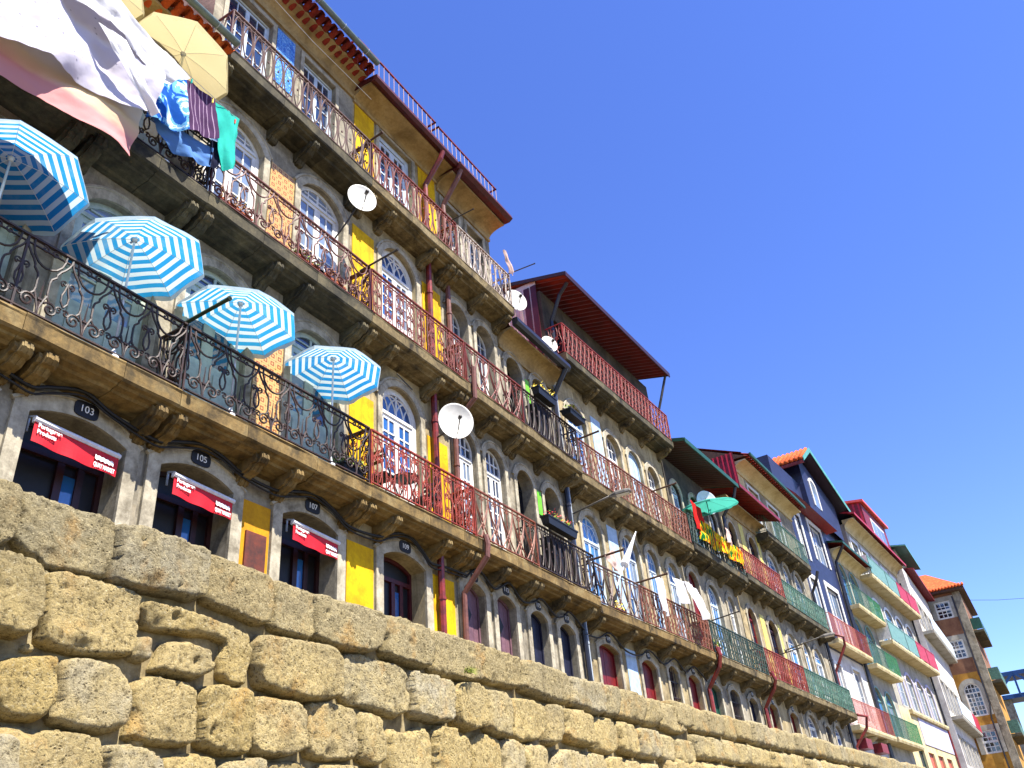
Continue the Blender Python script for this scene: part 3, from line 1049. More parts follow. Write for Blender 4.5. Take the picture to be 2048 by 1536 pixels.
    def gutter(s, z, v, u0=None, u1=None, mat="gutter_zinc", r=0.075, hooks=True):
        u0 = s.u0 if u0 is None else u0
        u1 = s.u1 if u1 is None else u1
        b = MB()
        n = 9
        prof = [(v + r * math.cos(R(180 + 180 * i / n)), z + r * math.sin(R(180 + 180 * i / n))) for i in range(n + 1)]
        prof += [(v + (r - 0.008) * math.cos(R(360 - 180 * i / n)), z + (r - 0.008) * math.sin(R(360 - 180 * i / n))) for i in range(n + 1)]
        b.extr(prof, u0, u1)
        for u in (u0 + 0.004, u1 - 0.004):
            b.plate([(0, 0), (1, 0), (0, 1)], 0, 0) if False else None
        g = s.add(b, "gutter", mat)
        if hooks:
            h = MB()
            h.tube([(0, (r + 0.006) * math.cos(R(t)), (r + 0.006) * math.sin(R(t))) for t in range(175, 366, 19)] + [(0, r + 0.12, 0.06)], 0.008, 4)
            me = h.mesh("gutter_hook", "pipe_grey")
            u = u0 + 0.35
            while u < u1:
                s.put("gutter_hook", me, u, v, z, g)
                u += 0.8
        return g
    def tiled_roof(s, z, v, u0=None, u1=None, mat="terracotta", slope=24, depth=4.5, pitch=0.21, eave_tiles=True):
        """barrel tiles: the eave row piece by piece, the field behind as one ribbed sheet"""
        u0 = s.u0 if u0 is None else u0
        u1 = s.u1 if u1 is None else u1
        tn = math.tan(R(slope))
        n = int(round((u1 - u0) / pitch))
        p = (u1 - u0) / n
        field = MB()
        m = 6
        o = 0
        for j, dv in enumerate((0.34, depth)):
            for i in range(n * m + 1):
                t = i / m
                field.v.append((u0 + p * t, v + dv, z + dv * tn + 0.05 * abs(math.cos(PI * t)) ** 0.6 + 0.02))
        w_ = n * m + 1
        for i in range(n * m):
            field.f.append((i, i + 1, w_ + i + 1, w_ + i))
        roof = s.add(field, "roof", mat, smooth=True)
        und = MB()
        und.add([(u0, v + 0.2, z - 0.02), (u1, v + 0.2, z - 0.02), (u1, v + depth, z - 0.02), (u0, v + depth, z - 0.02), (u0, v + depth, z + depth * tn), (u1, v + depth, z + depth * tn)],
                [(0, 3, 2, 1), (3, 4, 5, 2), (0, 4, 3), (1, 2, 5), (0, 1, 5, 4)])
        s.add(und, "roof_boarding", "wood_pole", roof)
        if eave_tiles:
            b = MB()
            k = 7
            for (y0, y1, rr) in ((0.0, 0.42, 0.085),):
                for q, (yy, ra) in enumerate(((y0, rr), (y1, rr * 0.8))):
                    for t in range(k + 1):
                        a = R(180 * t / k)
                        b.v.append((ra * math.cos(a), yy, yy * tn + ra * math.sin(a) * 0.9))
                    for t in range(k + 1):
                        a = R(180 * (k - t) / k)
                        b.v.append(((ra - 0.016) * math.cos(a), yy, yy * tn + (ra - 0.016) * math.sin(a) * 0.9))
                w2 = 2 * (k + 1)
                for t in range(w2):
                    b.f.append((t, (t + 1) % w2, w2 + (t + 1) % w2, w2 + t))
                for t in range(k):
                    b.f.append((t, t + 1, w2 - 2 - t, w2 - 1 - t))
            me = b.mesh("roof_tile", mat, True)
            for i in range(n):
                s.put("roof_tile", me, u0 + p * (i + 0.5), v, z, roof, (R(random.uniform(-1.5, 1.5)), 0, R(random.uniform(-2, 2))))
                s.put("roof_tile", me, u0 + p * (i + 1.0), v + 0.03, z + 0.075, roof, (R(random.uniform(-1, 1)), R(180), R(random.uniform(-2, 2))), (0.95, 1, 0.9))
        return roof
    def sheet_roof(s, z, v, u0=None, u1=None, mat="corrugated_red", slope=16, depth=4.0, pitch=0.24, fascia=None, ft=0.12, amp=0.045):
        u0 = s.u0 if u0 is None else u0
        u1 = s.u1 if u1 is None else u1
        tn = math.tan(R(slope))
        n = int((u1 - u0) / pitch) * 6
        b = MB()
        for layer in (0.0, -0.006):
            for dv in (0.0, depth):
                for i in range(n + 1):
                    u = u0 + (u1 - u0) * i / n
                    b.v.append((u, v + dv, z + dv * tn + amp * math.sin(2 * PI * i / 6) + layer))
        w_ = n + 1
        for i in range(n):
            b.f.append((i, i + 1, w_ + i + 1, w_ + i))
            b.f.append((2 * w_ + i, 3 * w_ + i, 3 * w_ + i + 1, 2 * w_ + i + 1))
        r = s.add(b, "roof", mat, smooth=True)
        if fascia:
            f = MB()
            f.box(u0 - 0.04, u1 + 0.04, v - 0.05, v - 0.012, z - ft, z + 0.06)
            s.add(f, "fascia_board", fascia, r)
        for u in (u0 - 0.02, u1 + 0.02):
            f = MB()
            f.add([(u - 0.02, v, z - 0.06), (u + 0.02, v, z - 0.06), (u + 0.02, v, z + 0.07), (u - 0.02, v, z + 0.07),
                   (u - 0.02, v + depth, z + depth * tn - 0.06), (u + 0.02, v + depth, z + depth * tn - 0.06), (u + 0.02, v + depth, z + depth * tn + 0.07), (u - 0.02, v + depth, z + depth * tn + 0.07)],
                  [(0, 1, 2, 3), (7, 6, 5, 4), (0, 4, 5, 1), (1, 5, 6, 2), (2, 6, 7, 3), (3, 7, 4, 0)])
            s.add(f, "verge_board", fascia or mat, r)
        return r
    def pipe(s, pts, mat="pipe_red", r=0.055, name="downpipe", brackets=True):
        b = MB()
        b.tube(pts, r, 8)
        if brackets:
            for p, q in zip(pts, pts[1:]):
                L = (Vector(q) - Vector(p)).length
                if L > 1.2:
                    k = int(L / 1.1)
                    for i in range(1, k + 1):
                        t = i / (k + 0.5)
                        c = Vector(p).lerp(Vector(q), t)
                        d = (Vector(q) - Vector(p)).normalized() * 0.025
                        b.tube([c - d, c + d], r * 1.22, 8)
        return s.add(b, name, mat, smooth=False)
    def plate_no(s, u, z, text, w=0.17, h=0.11):
        b = MB()
        pts = []
        for i in range(20):
            a = 2 * PI * i / 20
            ex = 0.55
            pts.append((u + w * math.copysign(abs(math.cos(a)) ** ex, math.cos(a)), z + h * math.copysign(abs(math.sin(a)) ** ex, math.sin(a))))
        b.plate(pts, -0.065, -0.044)
        p = s.add(b, "number_plate", "near_black")
        t = bpy.data.curves.new("numerals", 'FONT')
        t.body = text
        t.size = h * 1.25
        t.align_x = 'CENTER'
        t.align_y = 'CENTER'
        t.extrude = 0.002
        t.materials.append(M["lettering_white"])
        s.put("numerals", as_mesh(t), u, -0.068, z, p, (R(90), 0, 0))
    def body_top(s, z, mat="grey_plaster"):
        pass

# ------------------------------------------------------------------ ground and walkway
def structure(name, mb, mat):
    o = link(name, mb.mesh(name, mat))
    o["kind"] = "structure"
    return o

WX = 14.0
def wall_y(x):
    """front of the quay wall in plan: straight, then bending gently towards the river"""
    return 6.08 if x < WX else 6.08 - 0.062 * (x - WX)

b = MB()
b.box(-1500, 2500, -2500, 2500, -1.9, -1.6)
structure("quay_ground", b, "paving")
b = MB()
xs = [-6, 0, 7, 14, 22, 32, 44, 58, 74, 95]
n = len(xs)
vs = [(x, wall_y(x) + 0.45, WALK) for x in xs] + [(x, 13.5, WALK) for x in xs] + [(x, wall_y(x) + 0.45, WALK - 0.2) for x in xs]
b.add(vs, [(i, i + 1, n + i + 1, n + i) for i in range(n - 1)] + [(i + 1, i, 2 * n + i, 2 * n + i + 1) for i in range(n - 1)])
structure("walkway", b, "paving")

# ------------------------------------------------------------------ near houses (frame 1)
S1, S2, S3 = 6.24, 9.88, 13.44
def grd(a, c, zs=5.40, rise=0.17): return Op(a, c, WALK + 0.05, zs, rise)
def lv1(a, c, zs=8.72, rise=0.40): return Op(a, c, S1 + 0.06, zs, rise)
def lv2(a, c, zs=12.3, rise=0.40): return Op(a, c, S2 + 0.06, zs, rise)

# --- the leftmost, lower house under the laundry
h = House(F1, 1.6, 6.4, "granite_house", "low grey stone house with orange eave tiles, leftmost, behind the hanging bed sheets")
g0, g1 = grd(2.9, 4.15), grd(4.76, 6.1)
a0, a1 = lv1(2.9, 4.15), lv1(4.76, 6.1)
b0, b1 = lv2(2.9, 4.15), lv2(4.76, 6.1)
h.wall([g0, g1, a0, a1, b0, b1], 13.0, "facade_granite")
for o_ in (g0, g1):
    h.surround(o_, 0.2, 0.05)
    h.shop(o_)
for o_ in (a0, a1, b0, b1):
    h.surround(o_)
    h.glazing(o_, 0.1, "sage_paint", "glass_curtain", 1, 3, fan="grid", solid=0.8, fw=0.09, st=0.1, mun=0.03)
h.plate_no(5.45, 5.70, "103")
h.slab(S1, mat="slab_ochre")
h.corbels(S1, [2.2, 2.65, 4.3, 4.62, 6.22], "slab_ochre")
h.railing(S1, "lyre", "iron_black", ends=(False, True))
h.slab(S2, mat="slab_dark")
h.corbels(S2, [2.2, 2.65, 4.3, 4.62, 6.22], "slab_dark")
h.railing(S2, "lyre", "iron_black", ends=(False, True))
h.cornice(12.86, rise=0.34)
h.tiled_roof(13.24, -0.72, u1=6.38)
h.gutter(13.36, -0.80, u1=6.42)

# --- tiled-panel house
h = House(F1, 6.4, 10.4, "granite_house", "grey stone house with orange tile panels and a green zinc gutter, behind the striped parasols")
HA = h
g = [grd(6.64, 7.92), grd(8.92, 10.2)]
a = [lv1(6.64, 7.92), lv1(8.9, 10.15)]
c = [lv2(6.64, 7.92), lv2(8.9, 10.15)]
d = [Op(6.7, 7.85, S3 + 0.06, 16.12), Op(8.78, 9.8, S3 + 0.06, 16.12)]
h.wall(g + a + c + d, 16.75, "facade_granite")
for o_ in g:
    h.surround(o_, 0.2, 0.05)
    h.shop(o_)
for o_ in a:
    h.surround(o_)
    h.glazing(o_, 0.1, "sage_paint", "glass_dark", 1, 3, fan="grid", solid=0.9, fw=0.09, st=0.11, mun=0.03)
for o_ in c:
    h.surround(o_)
    h.glazing(o_, 0.1, "white_paint", "glass_curtain", 2, 4, fan="grid", solid=0.6, fw=0.08, st=0.08, mun=0.03)
for o_ in d:
    h.surround(o_, 0.1, 0.03, hood=False)
    h.glazing(o_, 0.1, "white_blue_paint", "glass_dark", 2, 4, fan="none", solid=0.7)
h.plate_no(7.27, 5.71, "105")
h.plate_no(9.56, 5.71, "107")
h.panel(8.14, 8.70, 2.6, 5.40, "ochre_yellow")
b_ = MB()
b_.box(8.22, 8.62, -0.05, -0.02, 4.35, 4.92)
h.add(b_, "notice_box", "tin_sign")
h.tiles(8.12, 8.74, 6.5, 8.66, "tile_orange", 4, 14)
h.tiles(8.12, 8.74, 10.2, 12.36, "tile_orange", 4, 14)
h.tiles(7.98, 8.5, 14.55, 16.2, "tile_picture", 4, 12)
for z, m in ((S1, "slab_ochre"), (S2, "slab_dark"), (S3, "slab_dark")):
    h.slab(z, mat=m)
    h.corbels(z, [6.52, 8.05, 8.78, 10.28], m)
h.railing(S1, "lyre", "iron_black", ends=(True, True))
h.railing(S2, "lyre", "iron_rust", ends=(True, True))
h.railing(S3, "oval", "iron_steel", ends=(True, True))
h.cornice(16.42, rise=0.4)
h.tiled_roof(16.84, -0.70, u1=10.34, mat="terracotta_dark")
h.gutter(16.98, -0.78, u1=10.36)
# clothes line under the eave
b_ = MB()
b_.tube([(6.45, -0.62, 15.9), (8.4, -0.62, 15.75), (10.35, -0.6, 15.85)], 0.006, 4)
h.add(b_, "clothes_line", "pole_white")

# --- yellow panel house
h = House(F1, 10.4, 13.72, "yellow_panel_house", "house with bright yellow panels, white arched doors and red iron balconies")
HB = h
g = [grd(11.4, 12.67)]
a = [lv1(11.4, 12.67, 8.62, 0.5)]
c = [lv2(11.4, 12.67, 12.25, 0.5)]
d = [Op(11.35, 12.65, S3 + 0.06, 16.15)]
h.wall(g + a + c + d, 16.5, "facade_ochre")
for o_ in g:
    h.surround(o_, 0.2, 0.05)
    h.shop(o_, 0.3, "maroon_paint")
for o_ in a + c:
    h.surround(o_, 0.14)
    h.glazing(o_, 0.1, "white_paint", "glass_deep_sky", 2, 4, trans=o_.zs - 0.16, fan="radial", solid=0.7, fw=0.13, mun=0.035, st=0.085)
for o_ in d:
    h.surround(o_, 0.12, 0.03, hood=False)
    h.glazing(o_, 0.1, "white_blue_paint", "glass_dark", 2, 5, fan="none", solid=0.7, fw=0.14, mun=0.035, st=0.09)
h.plate_no(12.02, 5.70, "109")
for z0, z1 in ((2.6, 5.42), (6.4, 8.42), (10.0, 12.5), (13.6, 16.22)):
    h.panel(10.46, 11.16, z0, z1, "yellow_paint")
    h.panel(12.92, 13.64, z0, z1, "yellow_paint")
for z, m in ((S1, "slab_ochre"), (S2, "slab_stone"), (S3, "slab_stone")):
    h.slab(z, mat=m)
    h.corbels(z, [10.55, 11.25, 12.82, 13.55], m)
h.railing(S1, "curl", "iron_red", ends=(True, True))
h.railing(S2, "curl", "iron_maroon", ends=(True, True))
h.railing(S3, "oval", "iron_maroon", ends=(True, True))
h.cornice(16.32, rise=0.24, out=0.55)
b_ = MB()
b_.extr([(0.3, 16.8), (-0.66, 16.68), (-0.74, 16.66), (-0.75, 16.56), (-0.68, 16.49), (-0.5, 16.555), (0.3, 16.56)], 10.38, 13.74)
h.add(b_, "eave_box", "maroon_paint")
h.pipe([(13.1, -0.68, 16.5), (13.1, -0.6, 16.3), (13.06, -0.12, 15.6), (13.06, -0.12, 5.9), (13.06, -0.12, 2.55)], "pipe_red", 0.07)
b_ = MB()
b_.box(9.85, 12.98, -0.61, -0.57, 17.47, 17.51)
b_.box(9.85, 9.89, -0.61, 0.3, 17.47, 17.51)
b_.box(12.94, 12.98, -0.61, 0.3, 17.47, 17.51)
tr = h.add(b_, "terrace_railing", "terrace_rail")
q_ = MB()
q_.tube([(0, 0, 0), (0, 0, 1)], 0.010, 4)
BAL = q_.mesh("baluster", "terrace_rail")
for i in range(17):
    h.put("baluster", BAL, 9.87 + 3.09 * i / 16, -0.59, 16.6, tr, None, (1, 1, 0.88))

# --- stone house with tall white windows
h = House(F1, 13.72, 16.3, "granite_house", "tall stone house with white many-paned windows and mauve ground floor doors")
HC = h
g = [grd(13.95, 14.76), grd(15.2, 15.98)]
a = [lv1(13.93, 14.8, 8.78, 0.34), lv1(15.17, 16.02, 8.78, 0.34)]
c = [Op(13.93, 14.8, S2 + 0.06, 12.3, 0.34), Op(15.17, 16.02, S2 + 0.06, 12.3, 0.34)]
d = [Op(13.95, 14.72, S3 + 0.3, 15.85), Op(15.12, 15.92, S3 + 0.3, 15.85)]
h.wall(g + a + c + d, 16.4, "facade_granite", reveal=0.3)
for o_ in g:
    h.surround(o_, 0.16, 0.05)
    h.door(o_, 0.16, "mauve_door", 4, vent=True)
for o_ in a:
    h.surround(o_, 0.13)
    h.glazing(o_, 0.1, "white_paint", "glass_dark", 2, 4, trans=8.5, fan="grid", solid=0.3, fw=0.06, mun=0.034, st=0.065)
for o_ in c:
    h.surround(o_, 0.13)
    h.glazing(o_, 0.22, "white_paint", "glass_dark", 2, 4, trans=11.9, fan="grid", solid=0.15, fw=0.05, mun=0.026)
for o_ in d:
    h.surround(o_, 0.12, 0.03, hood=False)
    h.glazing(o_, 0.16, "white_paint", "glass_dark", 2, 3, fan="none", fw=0.05, mun=0.026)
h.plate_no(14.34, 5.70, "111", 0.13, 0.11)
h.plate_no(15.58, 5.70, "113", 0.13, 0.11)
for z in (S1, S2, S3):
    h.slab(z, mat="slab_stone" if z > S1 else "slab_ochre")
    h.corbels(z, [13.8, 14.98, 16.16], "slab_stone")
h.railing(S1, "arc", "iron_brown", ends=(True, False))
h.railing(S2, "arc", "iron_maroon", ends=(True, False))
h.railing(S3, "oval", "iron_sunlit", ends=(True, True))
h.cornice(16.12, rise=0.3, out=0.55, mat="cornice_plaster")
b_ = MB()
b_.extr([(0.3, 16.76), (-0.68, 16.64), (-0.80, 16.62), (-0.83, 16.5), (-0.72, 16.42), (-0.5, 16.43), (0.3, 16.43)], 13.74, 16.34)
h.add(b_, "eave_box", "maroon_paint")
h.pipe([(13.86, -0.72, 16.45), (13.86, -0.6, 16.2), (13.84, -0.12, 15.5), (13.84, -0.12, 10.3)], "pipe_brown", 0.065)
h.pipe([(13.86, -0.68, 10.3), (13.86, -0.66, 9.5), (13.8, -0.14, 9.0), (13.8, -0.12, 6.5)], "pipe_brown", 0.06)
h.pipe([(13.9, -0.66, 6.3), (13.9, -0.7, 6.1), (13.88, -0.68, 5.85), (13.8, -0.14, 5.2), (13.78, -0.12, 2.55)], "pipe_brown", 0.06)
b_ = MB()
b_.box(13.08, 15.95, -0.61, -0.57, 17.43, 17.47)
b_.box(13.08, 13.12, -0.61, 0.3, 17.43, 17.47)
b_.box(15.91, 15.95, -0.61, 0.3, 17.43, 17.47)
tr = h.add(b_, "terrace_railing", "terrace_rail")
for i in range(15):
    h.put("baluster", BAL, 13.1 + 2.83 * i / 14, -0.59, 16.6, tr, None, (1, 1, 0.85))

# --- low arcaded house with black gutter
h = House(F1, 16.3, 19.3, "granite_house", "low stone house with dark open arches, lime green boards and a black gutter")
HD = h
g = [grd(16.6, 17.4, 5.36), grd(17.97, 18.78, 5.33)]
a = [lv1(16.58, 17.4, 8.72, 0.34), lv1(17.95, 18.8, 8.72, 0.34)]
c = [Op(16.58, 17.4, S2 + 0.06, 12.05, 0.34), Op(17.95, 18.8, S2 + 0.06, 12.05, 0.34)]
h.wall(g + a + c, 12.75, "facade_granite", reveal=0.42)
for o_ in g:
    h.surround(o_, 0.16, 0.05)
    h.door(o_, 0.16, "navy_door", 4)
for o_ in a + c:
    h.surround(o_, 0.13)
    h.glazing(o_, 0.3, "near_black", "glass_black", 1, 3, fan="grid", singles=False)  # black frames and panes paint in the darkness of open arches
h.plate_no(16.98, 5.66, "115", 0.12, 0.11)
h.plate_no(18.36, 5.64, "117", 0.12, 0.11)
h.panel(17.58, 17.78, 11.35, 12.05, "lime_board", "lime_board", 0.03)
h.panel(17.58, 17.78, 8.1, 8.75, "lime_board", "lime_board", 0.03)
for z in (S1, S2):
    h.slab(z, mat="slab_stone" if z > S1 else "slab_ochre")
    h.corbels(z, [16.42, 17.68, 19.05], "slab_stone")
h.railing(S1, "oval", "iron_black", ends=(True, True))
h.railing(S2, "oval", "iron_black", ends=(True, True))
h.cornice(12.52, rise=0.38, mat="cornice_plaster")
h.tiled_roof(12.98, -0.6, u1=19.28, eave_tiles=False)
b_ = MB()
b_.extr([(-0.5, 13.12), (-0.66, 13.12), (-0.68, 12.98), (-0.62, 12.9), (-0.5, 12.9)], 16.28, 19.3)
h.add(b_, "box_gutter", "gutter_black")
h.pipe([(19.12, -0.6, 12.95), (19.12, -0.3, 12.5), (19.12, -0.12, 12.2), (19.12, -0.12, 2.55)], "gutter_black", 0.07)
h.pipe([(19.26, -0.1, 12.6), (19.26, -0.1, 2.55)], "pipe_grey", 0.05)

# ------------------------------------------------------------------ middle houses (frame 2)
def blocks(h, ops, mat, surr=0.13, **kw):
    for o_ in ops:
        h.surround(o_, surr, mat="dressed_granite")

# --- house with the red sheet roof
h = House(F2, 0.3, 8.2, "granite_house", "stone house under a red corrugated roof with pale blue wall strips")
HE = h
T2, T3 = 9.92, 13.9
g = [grd(1.02, 2.2, 5.36, 0.16), grd(3.54, 4.58, 5.3, 0.18), grd(5.4, 6.12, 5.4, 0.16), grd(6.88, 7.85, 5.36, 0.16)]
a = [lv1(0.98, 2.2, 8.66, 0.5), lv1(3.5, 4.65, 8.8, 0.45), lv1(5.22, 6.12, 8.8, 0.4), lv1(6.82, 7.8, 8.75, 0.42)]
c = [Op(0.98, 2.2, T2 + 0.06, 12.3, 0.5), Op(3.48, 4.55, T2 + 0.06, 12.3, 0.42), Op(5.12, 6.1, T2 + 0.06, 12.3, 0.42), Op(6.6, 7.55, T2 + 0.06, 12.25, 0.4)]
d = [Op(0.9, 1.7, T3 + 0.06, 15.75), Op(3.2, 4.1, T3 + 0.06, 15.75), Op(5.4, 6.3, T3 + 0.06, 15.75)]
h.wall(g + a + c, 13.6, "facade_ochre", reveal=0.4)
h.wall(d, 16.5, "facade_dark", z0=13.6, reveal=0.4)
for o_ in g + a + c:
    h.surround(o_, 0.13, 0.045)
h.door(g[0], 0.15, "oxblood_door", 4)
h.door(g[1], 0.15, "oxblood_door", 4)
h.glazing(g[2], 0.14, "dark_brown_paint", "glass_black", 1, 3, fan="grid", singles=False)
h.grille(g[2])
h.door(g[3], 0.15, "oxblood_door", 4)
for k_, o_ in enumerate(a):
    h.glazing(o_, 0.1, "white_blue_paint", "glass_sky" if k_ in (0, 2, 3) else "glass_deep_sky", 2, 3, trans=o_.zs - 0.25, fan="radial" if k_ == 0 else "grid", solid=0.3)
h.glazing(c[0], 0.1, "white_blue_paint", "glass_deep_sky", 2, 3, trans=c[0].zs - 0.2, fan="radial", solid=0.3)
h.glazing(c[1], 0.14, "white_paint", "glass_dark", 2, 4, fan="grid", trans=11.9)
h.door(c[2], 0.08, "pale_blue_wall", 3)
h.glazing(c[3], 0.14, "white_paint", "glass_dark", 2, 4, fan="grid", trans=11.9)
for o_ in d:
    h.glazing(o_, 0.15, "maroon_paint", "glass_black", 1, 3, fan="none", singles=False)
for z0, z1 in ((2.6, 5.6), (6.35, 9.2), (10.0, 12.9)):
    h.panel(2.64, 3.28, z0, z1, "pale_blue_wall")
for u_, z_, t_ in ((1.6, 5.66, "119"), (4.06, 5.62, "121"), (7.36, 5.66, "125")):
    h.plate_no(u_, z_, t_, 0.12, 0.11)
h.slab(S1, mat="slab_ochre")
h.slab(T2, mat="slab_stone")
h.slab(T3, mat="slab_dark", d=0.62)
for z in (S1, T2, T3):
    h.corbels(z, [0.55, 2.42, 3.4, 4.95, 6.5, 8.0], "slab_stone")
h.railing(S1, "arc", "iron_steel", u1=3.0, ends=(True, False))
h.railing(S1, "wave", "iron_brown", u0=3.0, ends=(False, True))
h.railing(T2, "wave", "iron_brown", ends=(True, True))
h.railing(T3, "wave", "iron_scarlet", d=0.62, ends=(True, True))
h.sheet_roof(16.62, -1.0, u0=0.2, u1=8.1, fascia="dark_brown_paint", slope=15, depth=5)
b_ = MB()
b_.box(0.25, 8.15, -0.95, 0.0, 16.28, 16.32)
h.add(b_, "soffit_batten", "wood_pole") if False else None
h.pipe([(0.5, -0.9, 16.5), (0.55, -0.55, 16.2), (0.6, -0.12, 15.4), (0.6, -0.12, 14.0)], "gutter_black", 0.06)
h.pipe([(7.95, -0.92, 16.5), (7.9, -0.6, 15.6), (7.9, -0.12, 14.4)], "dark_metal", 0.05)
# striped sheet cladding on the flank that stands above the low house
back = MB()
back.box(0.262, 0.29, 0.12, 6.9, 13.0, 16.95)
fl = h.add(back, "flank_cladding", "white_plaster")
st = MB()
st.box(-0.02, 0.0, -0.05, 0.05, 0, 1)
sme = st.mesh("cladding_strip", "corrugated_brown")
sme2 = st.mesh("cladding_strip", "maroon_paint")
for i in range(26):
    v_ = 0.2 + 0.26 * i
    h.put("cladding_strip", sme2 if i < 2 else sme, 0.262, v_, 13.0, fl, None, (1.6, 1.0 if i > 1 else 2.0, 3.75))
h.pipe([(8.28, -0.66, 6.4), (8.28, -0.72, 6.15), (8.3, -0.6, 5.8), (8.3, -0.13, 5.2), (8.3, -0.12, 2.55)], "pipe_red", 0.075)

# --- shaded house with flags
h = House(F2, 8.3, 13.75, "granite_house", "dark shaded house hung with flags, below a green-edged corrugated eave")
HF = h
T2 = 10.05
g = [grd(8.75, 9.6, 5.3, 0.16), grd(10.45, 11.4, 5.36, 0.16), grd(12.35, 13.25, 5.3, 0.16)]
a = [lv1(8.62, 9.55, 8.9, 0.4), lv1(10.35, 11.5, 8.75, 0.48), lv1(12.35, 13.1, 8.8, 0.38)]
c = [Op(8.7, 9.55, T2 + 0.06, 12.3, 0.4), Op(10.4, 11.45, T2 + 0.06, 12.3, 0.42), Op(12.35, 13.15, T2 + 0.06, 12.3, 0.4)]
h.wall(g + a, 10.0, "facade_granite", reveal=0.4)
h.wall(c, 13.6, "facade_dark", z0=10.0, reveal=0.4)  # darker wall colour paints in the shade on this front
for o_ in g + a + c:
    h.surround(o_, 0.13, 0.045)
h.door(g[0], 0.15, "green_board", 4)
h.glazing(g[1], 0.14, "near_black", "glass_black", 1, 3, fan="grid", singles=False)
h.grille(g[1])
h.door(g[2], 0.15, "navy_door", 4)
h.door(a[0], 0.12, "oxblood_door", 4)
h.glazing(a[1], 0.1, "white_blue_paint", "glass_sky", 2, 3, fan="radial", trans=8.5, solid=0.3)
h.glazing(a[2], 0.08, "white_paint", "glass_dark", 2, 4, fan="grid", trans=8.5)
for o_ in c:
    h.glazing(o_, 0.1, "white_blue_paint", "glass_dark", 2, 3, fan="grid", singles=False)
for u_, t_ in ((9.15, "127"), (12.8, "131")):
    h.plate_no(u_, 5.6, t_, 0.11, 0.11)
h.slab(S1, mat="slab_stone")
h.slab(T2, mat="slab_dark")
for z in (S1, T2):
    h.corbels(z, [8.5, 10.0, 11.9, 13.55], "slab_stone")
h.railing(S1, "wave", "iron_darkgreen", ends=(True, True))
h.railing(T2, "wave", "iron_darkgreen", ends=(True, True))
h.sheet_roof(13.92, -1.0, u0=8.35, u1=13.9, mat="corrugated_dark", fascia="green_board", slope=15, depth=5)
h.pipe([(13.75, -0.95, 13.8), (13.75, -0.8, 13.4), (13.7, -0.2, 12.7), (13.7, -0.12, 10.3)], "gutter_black", 0.07)
h.pipe([(13.75, -0.66, 6.4), (13.78, -0.74, 6.1), (13.8, -0.6, 5.8), (13.8, -0.13, 5.2), (13.8, -0.12, 2.55)], "pipe_red", 0.07)

# --- house with scarlet railings
h = House(F2, 13.85, 18.9, "yellow_striped_house", "narrow house with yellow strips and scarlet balcony railings below a maroon eave")
T2 = 10.25
g = [grd(14.6, 15.6, 5.36, 0.16), grd(17.1, 18.15, 5.3, 0.16)]
a = [lv1(14.55, 15.55, 8.8, 0.4), lv1(17.05, 18.3, 8.8, 0.4)]
c = [Op(14.6, 15.5, T2 + 0.06, 12.5, 0.4), Op(17.1, 18.2, T2 + 0.06, 12.5, 0.42)]
h.wall(g + a + c, 13.7, "facade_ochre", reveal=0.4)
for o_ in g + a + c:
    h.surround(o_, 0.13, 0.045)
for o_ in g:
    h.door(o_, 0.16, "oxblood_door", 4)
h.glazing(a[0], 0.12, "oxblood_door", "glass_dark", 1, 4, fan="grid")
h.glazing(a[1], 0.12, "dark_brown_paint", "glass_dark", 2, 4, fan="grid", singles=False)
for o_ in c:
    h.glazing(o_, 0.12, "dark_brown_paint", "glass_dark", 2, 4, fan="grid", singles=False)
for z0, z1 in ((6.35, 9.2), (10.3, 13.2)):
    h.panel(16.2, 16.72, z0, z1, "pale_yellow")
    h.panel(18.5, 18.86, z0, z1, "pale_yellow")
for u_, t_ in ((15.1, "133"), (17.62, "135")):
    h.plate_no(u_, 5.6, t_, 0.11, 0.11)
h.slab(S1, mat="slab_stone")
h.slab(T2, mat="slab_dark")
for z in (S1, T2):
    h.corbels(z, [14.1, 15.9, 17.0, 18.7], "slab_stone")
h.railing(S1, "dense", "iron_scarlet", ends=(True, True))
h.railing(T2, "dense", "iron_scarlet", ends=(True, True))
h.cornice(13.4, rise=0.3)
h.sheet_roof(14.05, -1.0, u0=14.2, u1=19.6, mat="red_sheet", fascia="maroon_sheet", slope=16, depth=2.5, ft=0.1)

# --- house with green balconies and white attic
h = House(F2, 18.95, 26.6, "granite_house", "stone house with white arched windows and sage green balconies below a pale attic")
T2, T3 = 10.1, 13.35
g = [grd(19.5, 21.05, 5.15, 0.5), grd(22.2, 23.0, 5.3, 0.1), grd(23.8, 25.1, 5.15, 0.45)]
a = [lv1(19.5, 21.05, 8.5, 0.6), lv1(21.95, 23.0, 8.65, 0.45), lv1(23.6, 25.2, 8.5, 0.6)]
c = [Op(19.45, 21.1, T2 + 0.06, 12.2, 0.6), Op(21.9, 22.95, T2 + 0.06, 12.35, 0.45), Op(23.65, 25.1, T2 + 0.06, 12.2, 0.6)]
d = [Op(19.3, 20.8, T3 + 0.9, 16.0), Op(22.2, 23.9, T3 + 0.9, 16.0)]
h.wall(g + a + c + d, 16.4, "facade_granite", reveal=0.3)
for o_ in g + a + c:
    h.surround(o_, 0.14, 0.045)
for o_ in d:
    h.surround(o_, 0.14, 0.03, "white_paint", hood=False, name="window_architrave")
    h.glazing(o_, 0.1, "white_paint", "glass_dark", 1, 2, fan="none", singles=False)
for o_ in (g[0], g[2]):
    h.glazing(o_, 0.1, "white_paint", "glass_deep_sky", 1, 2, fan="grid", singles=False, fw=0.1, solid=1.0)
h.grille(g[1])
h.glazing(g[1], 0.14, "dark_brown_paint", "glass_black", 1, 3, fan="none", singles=False)
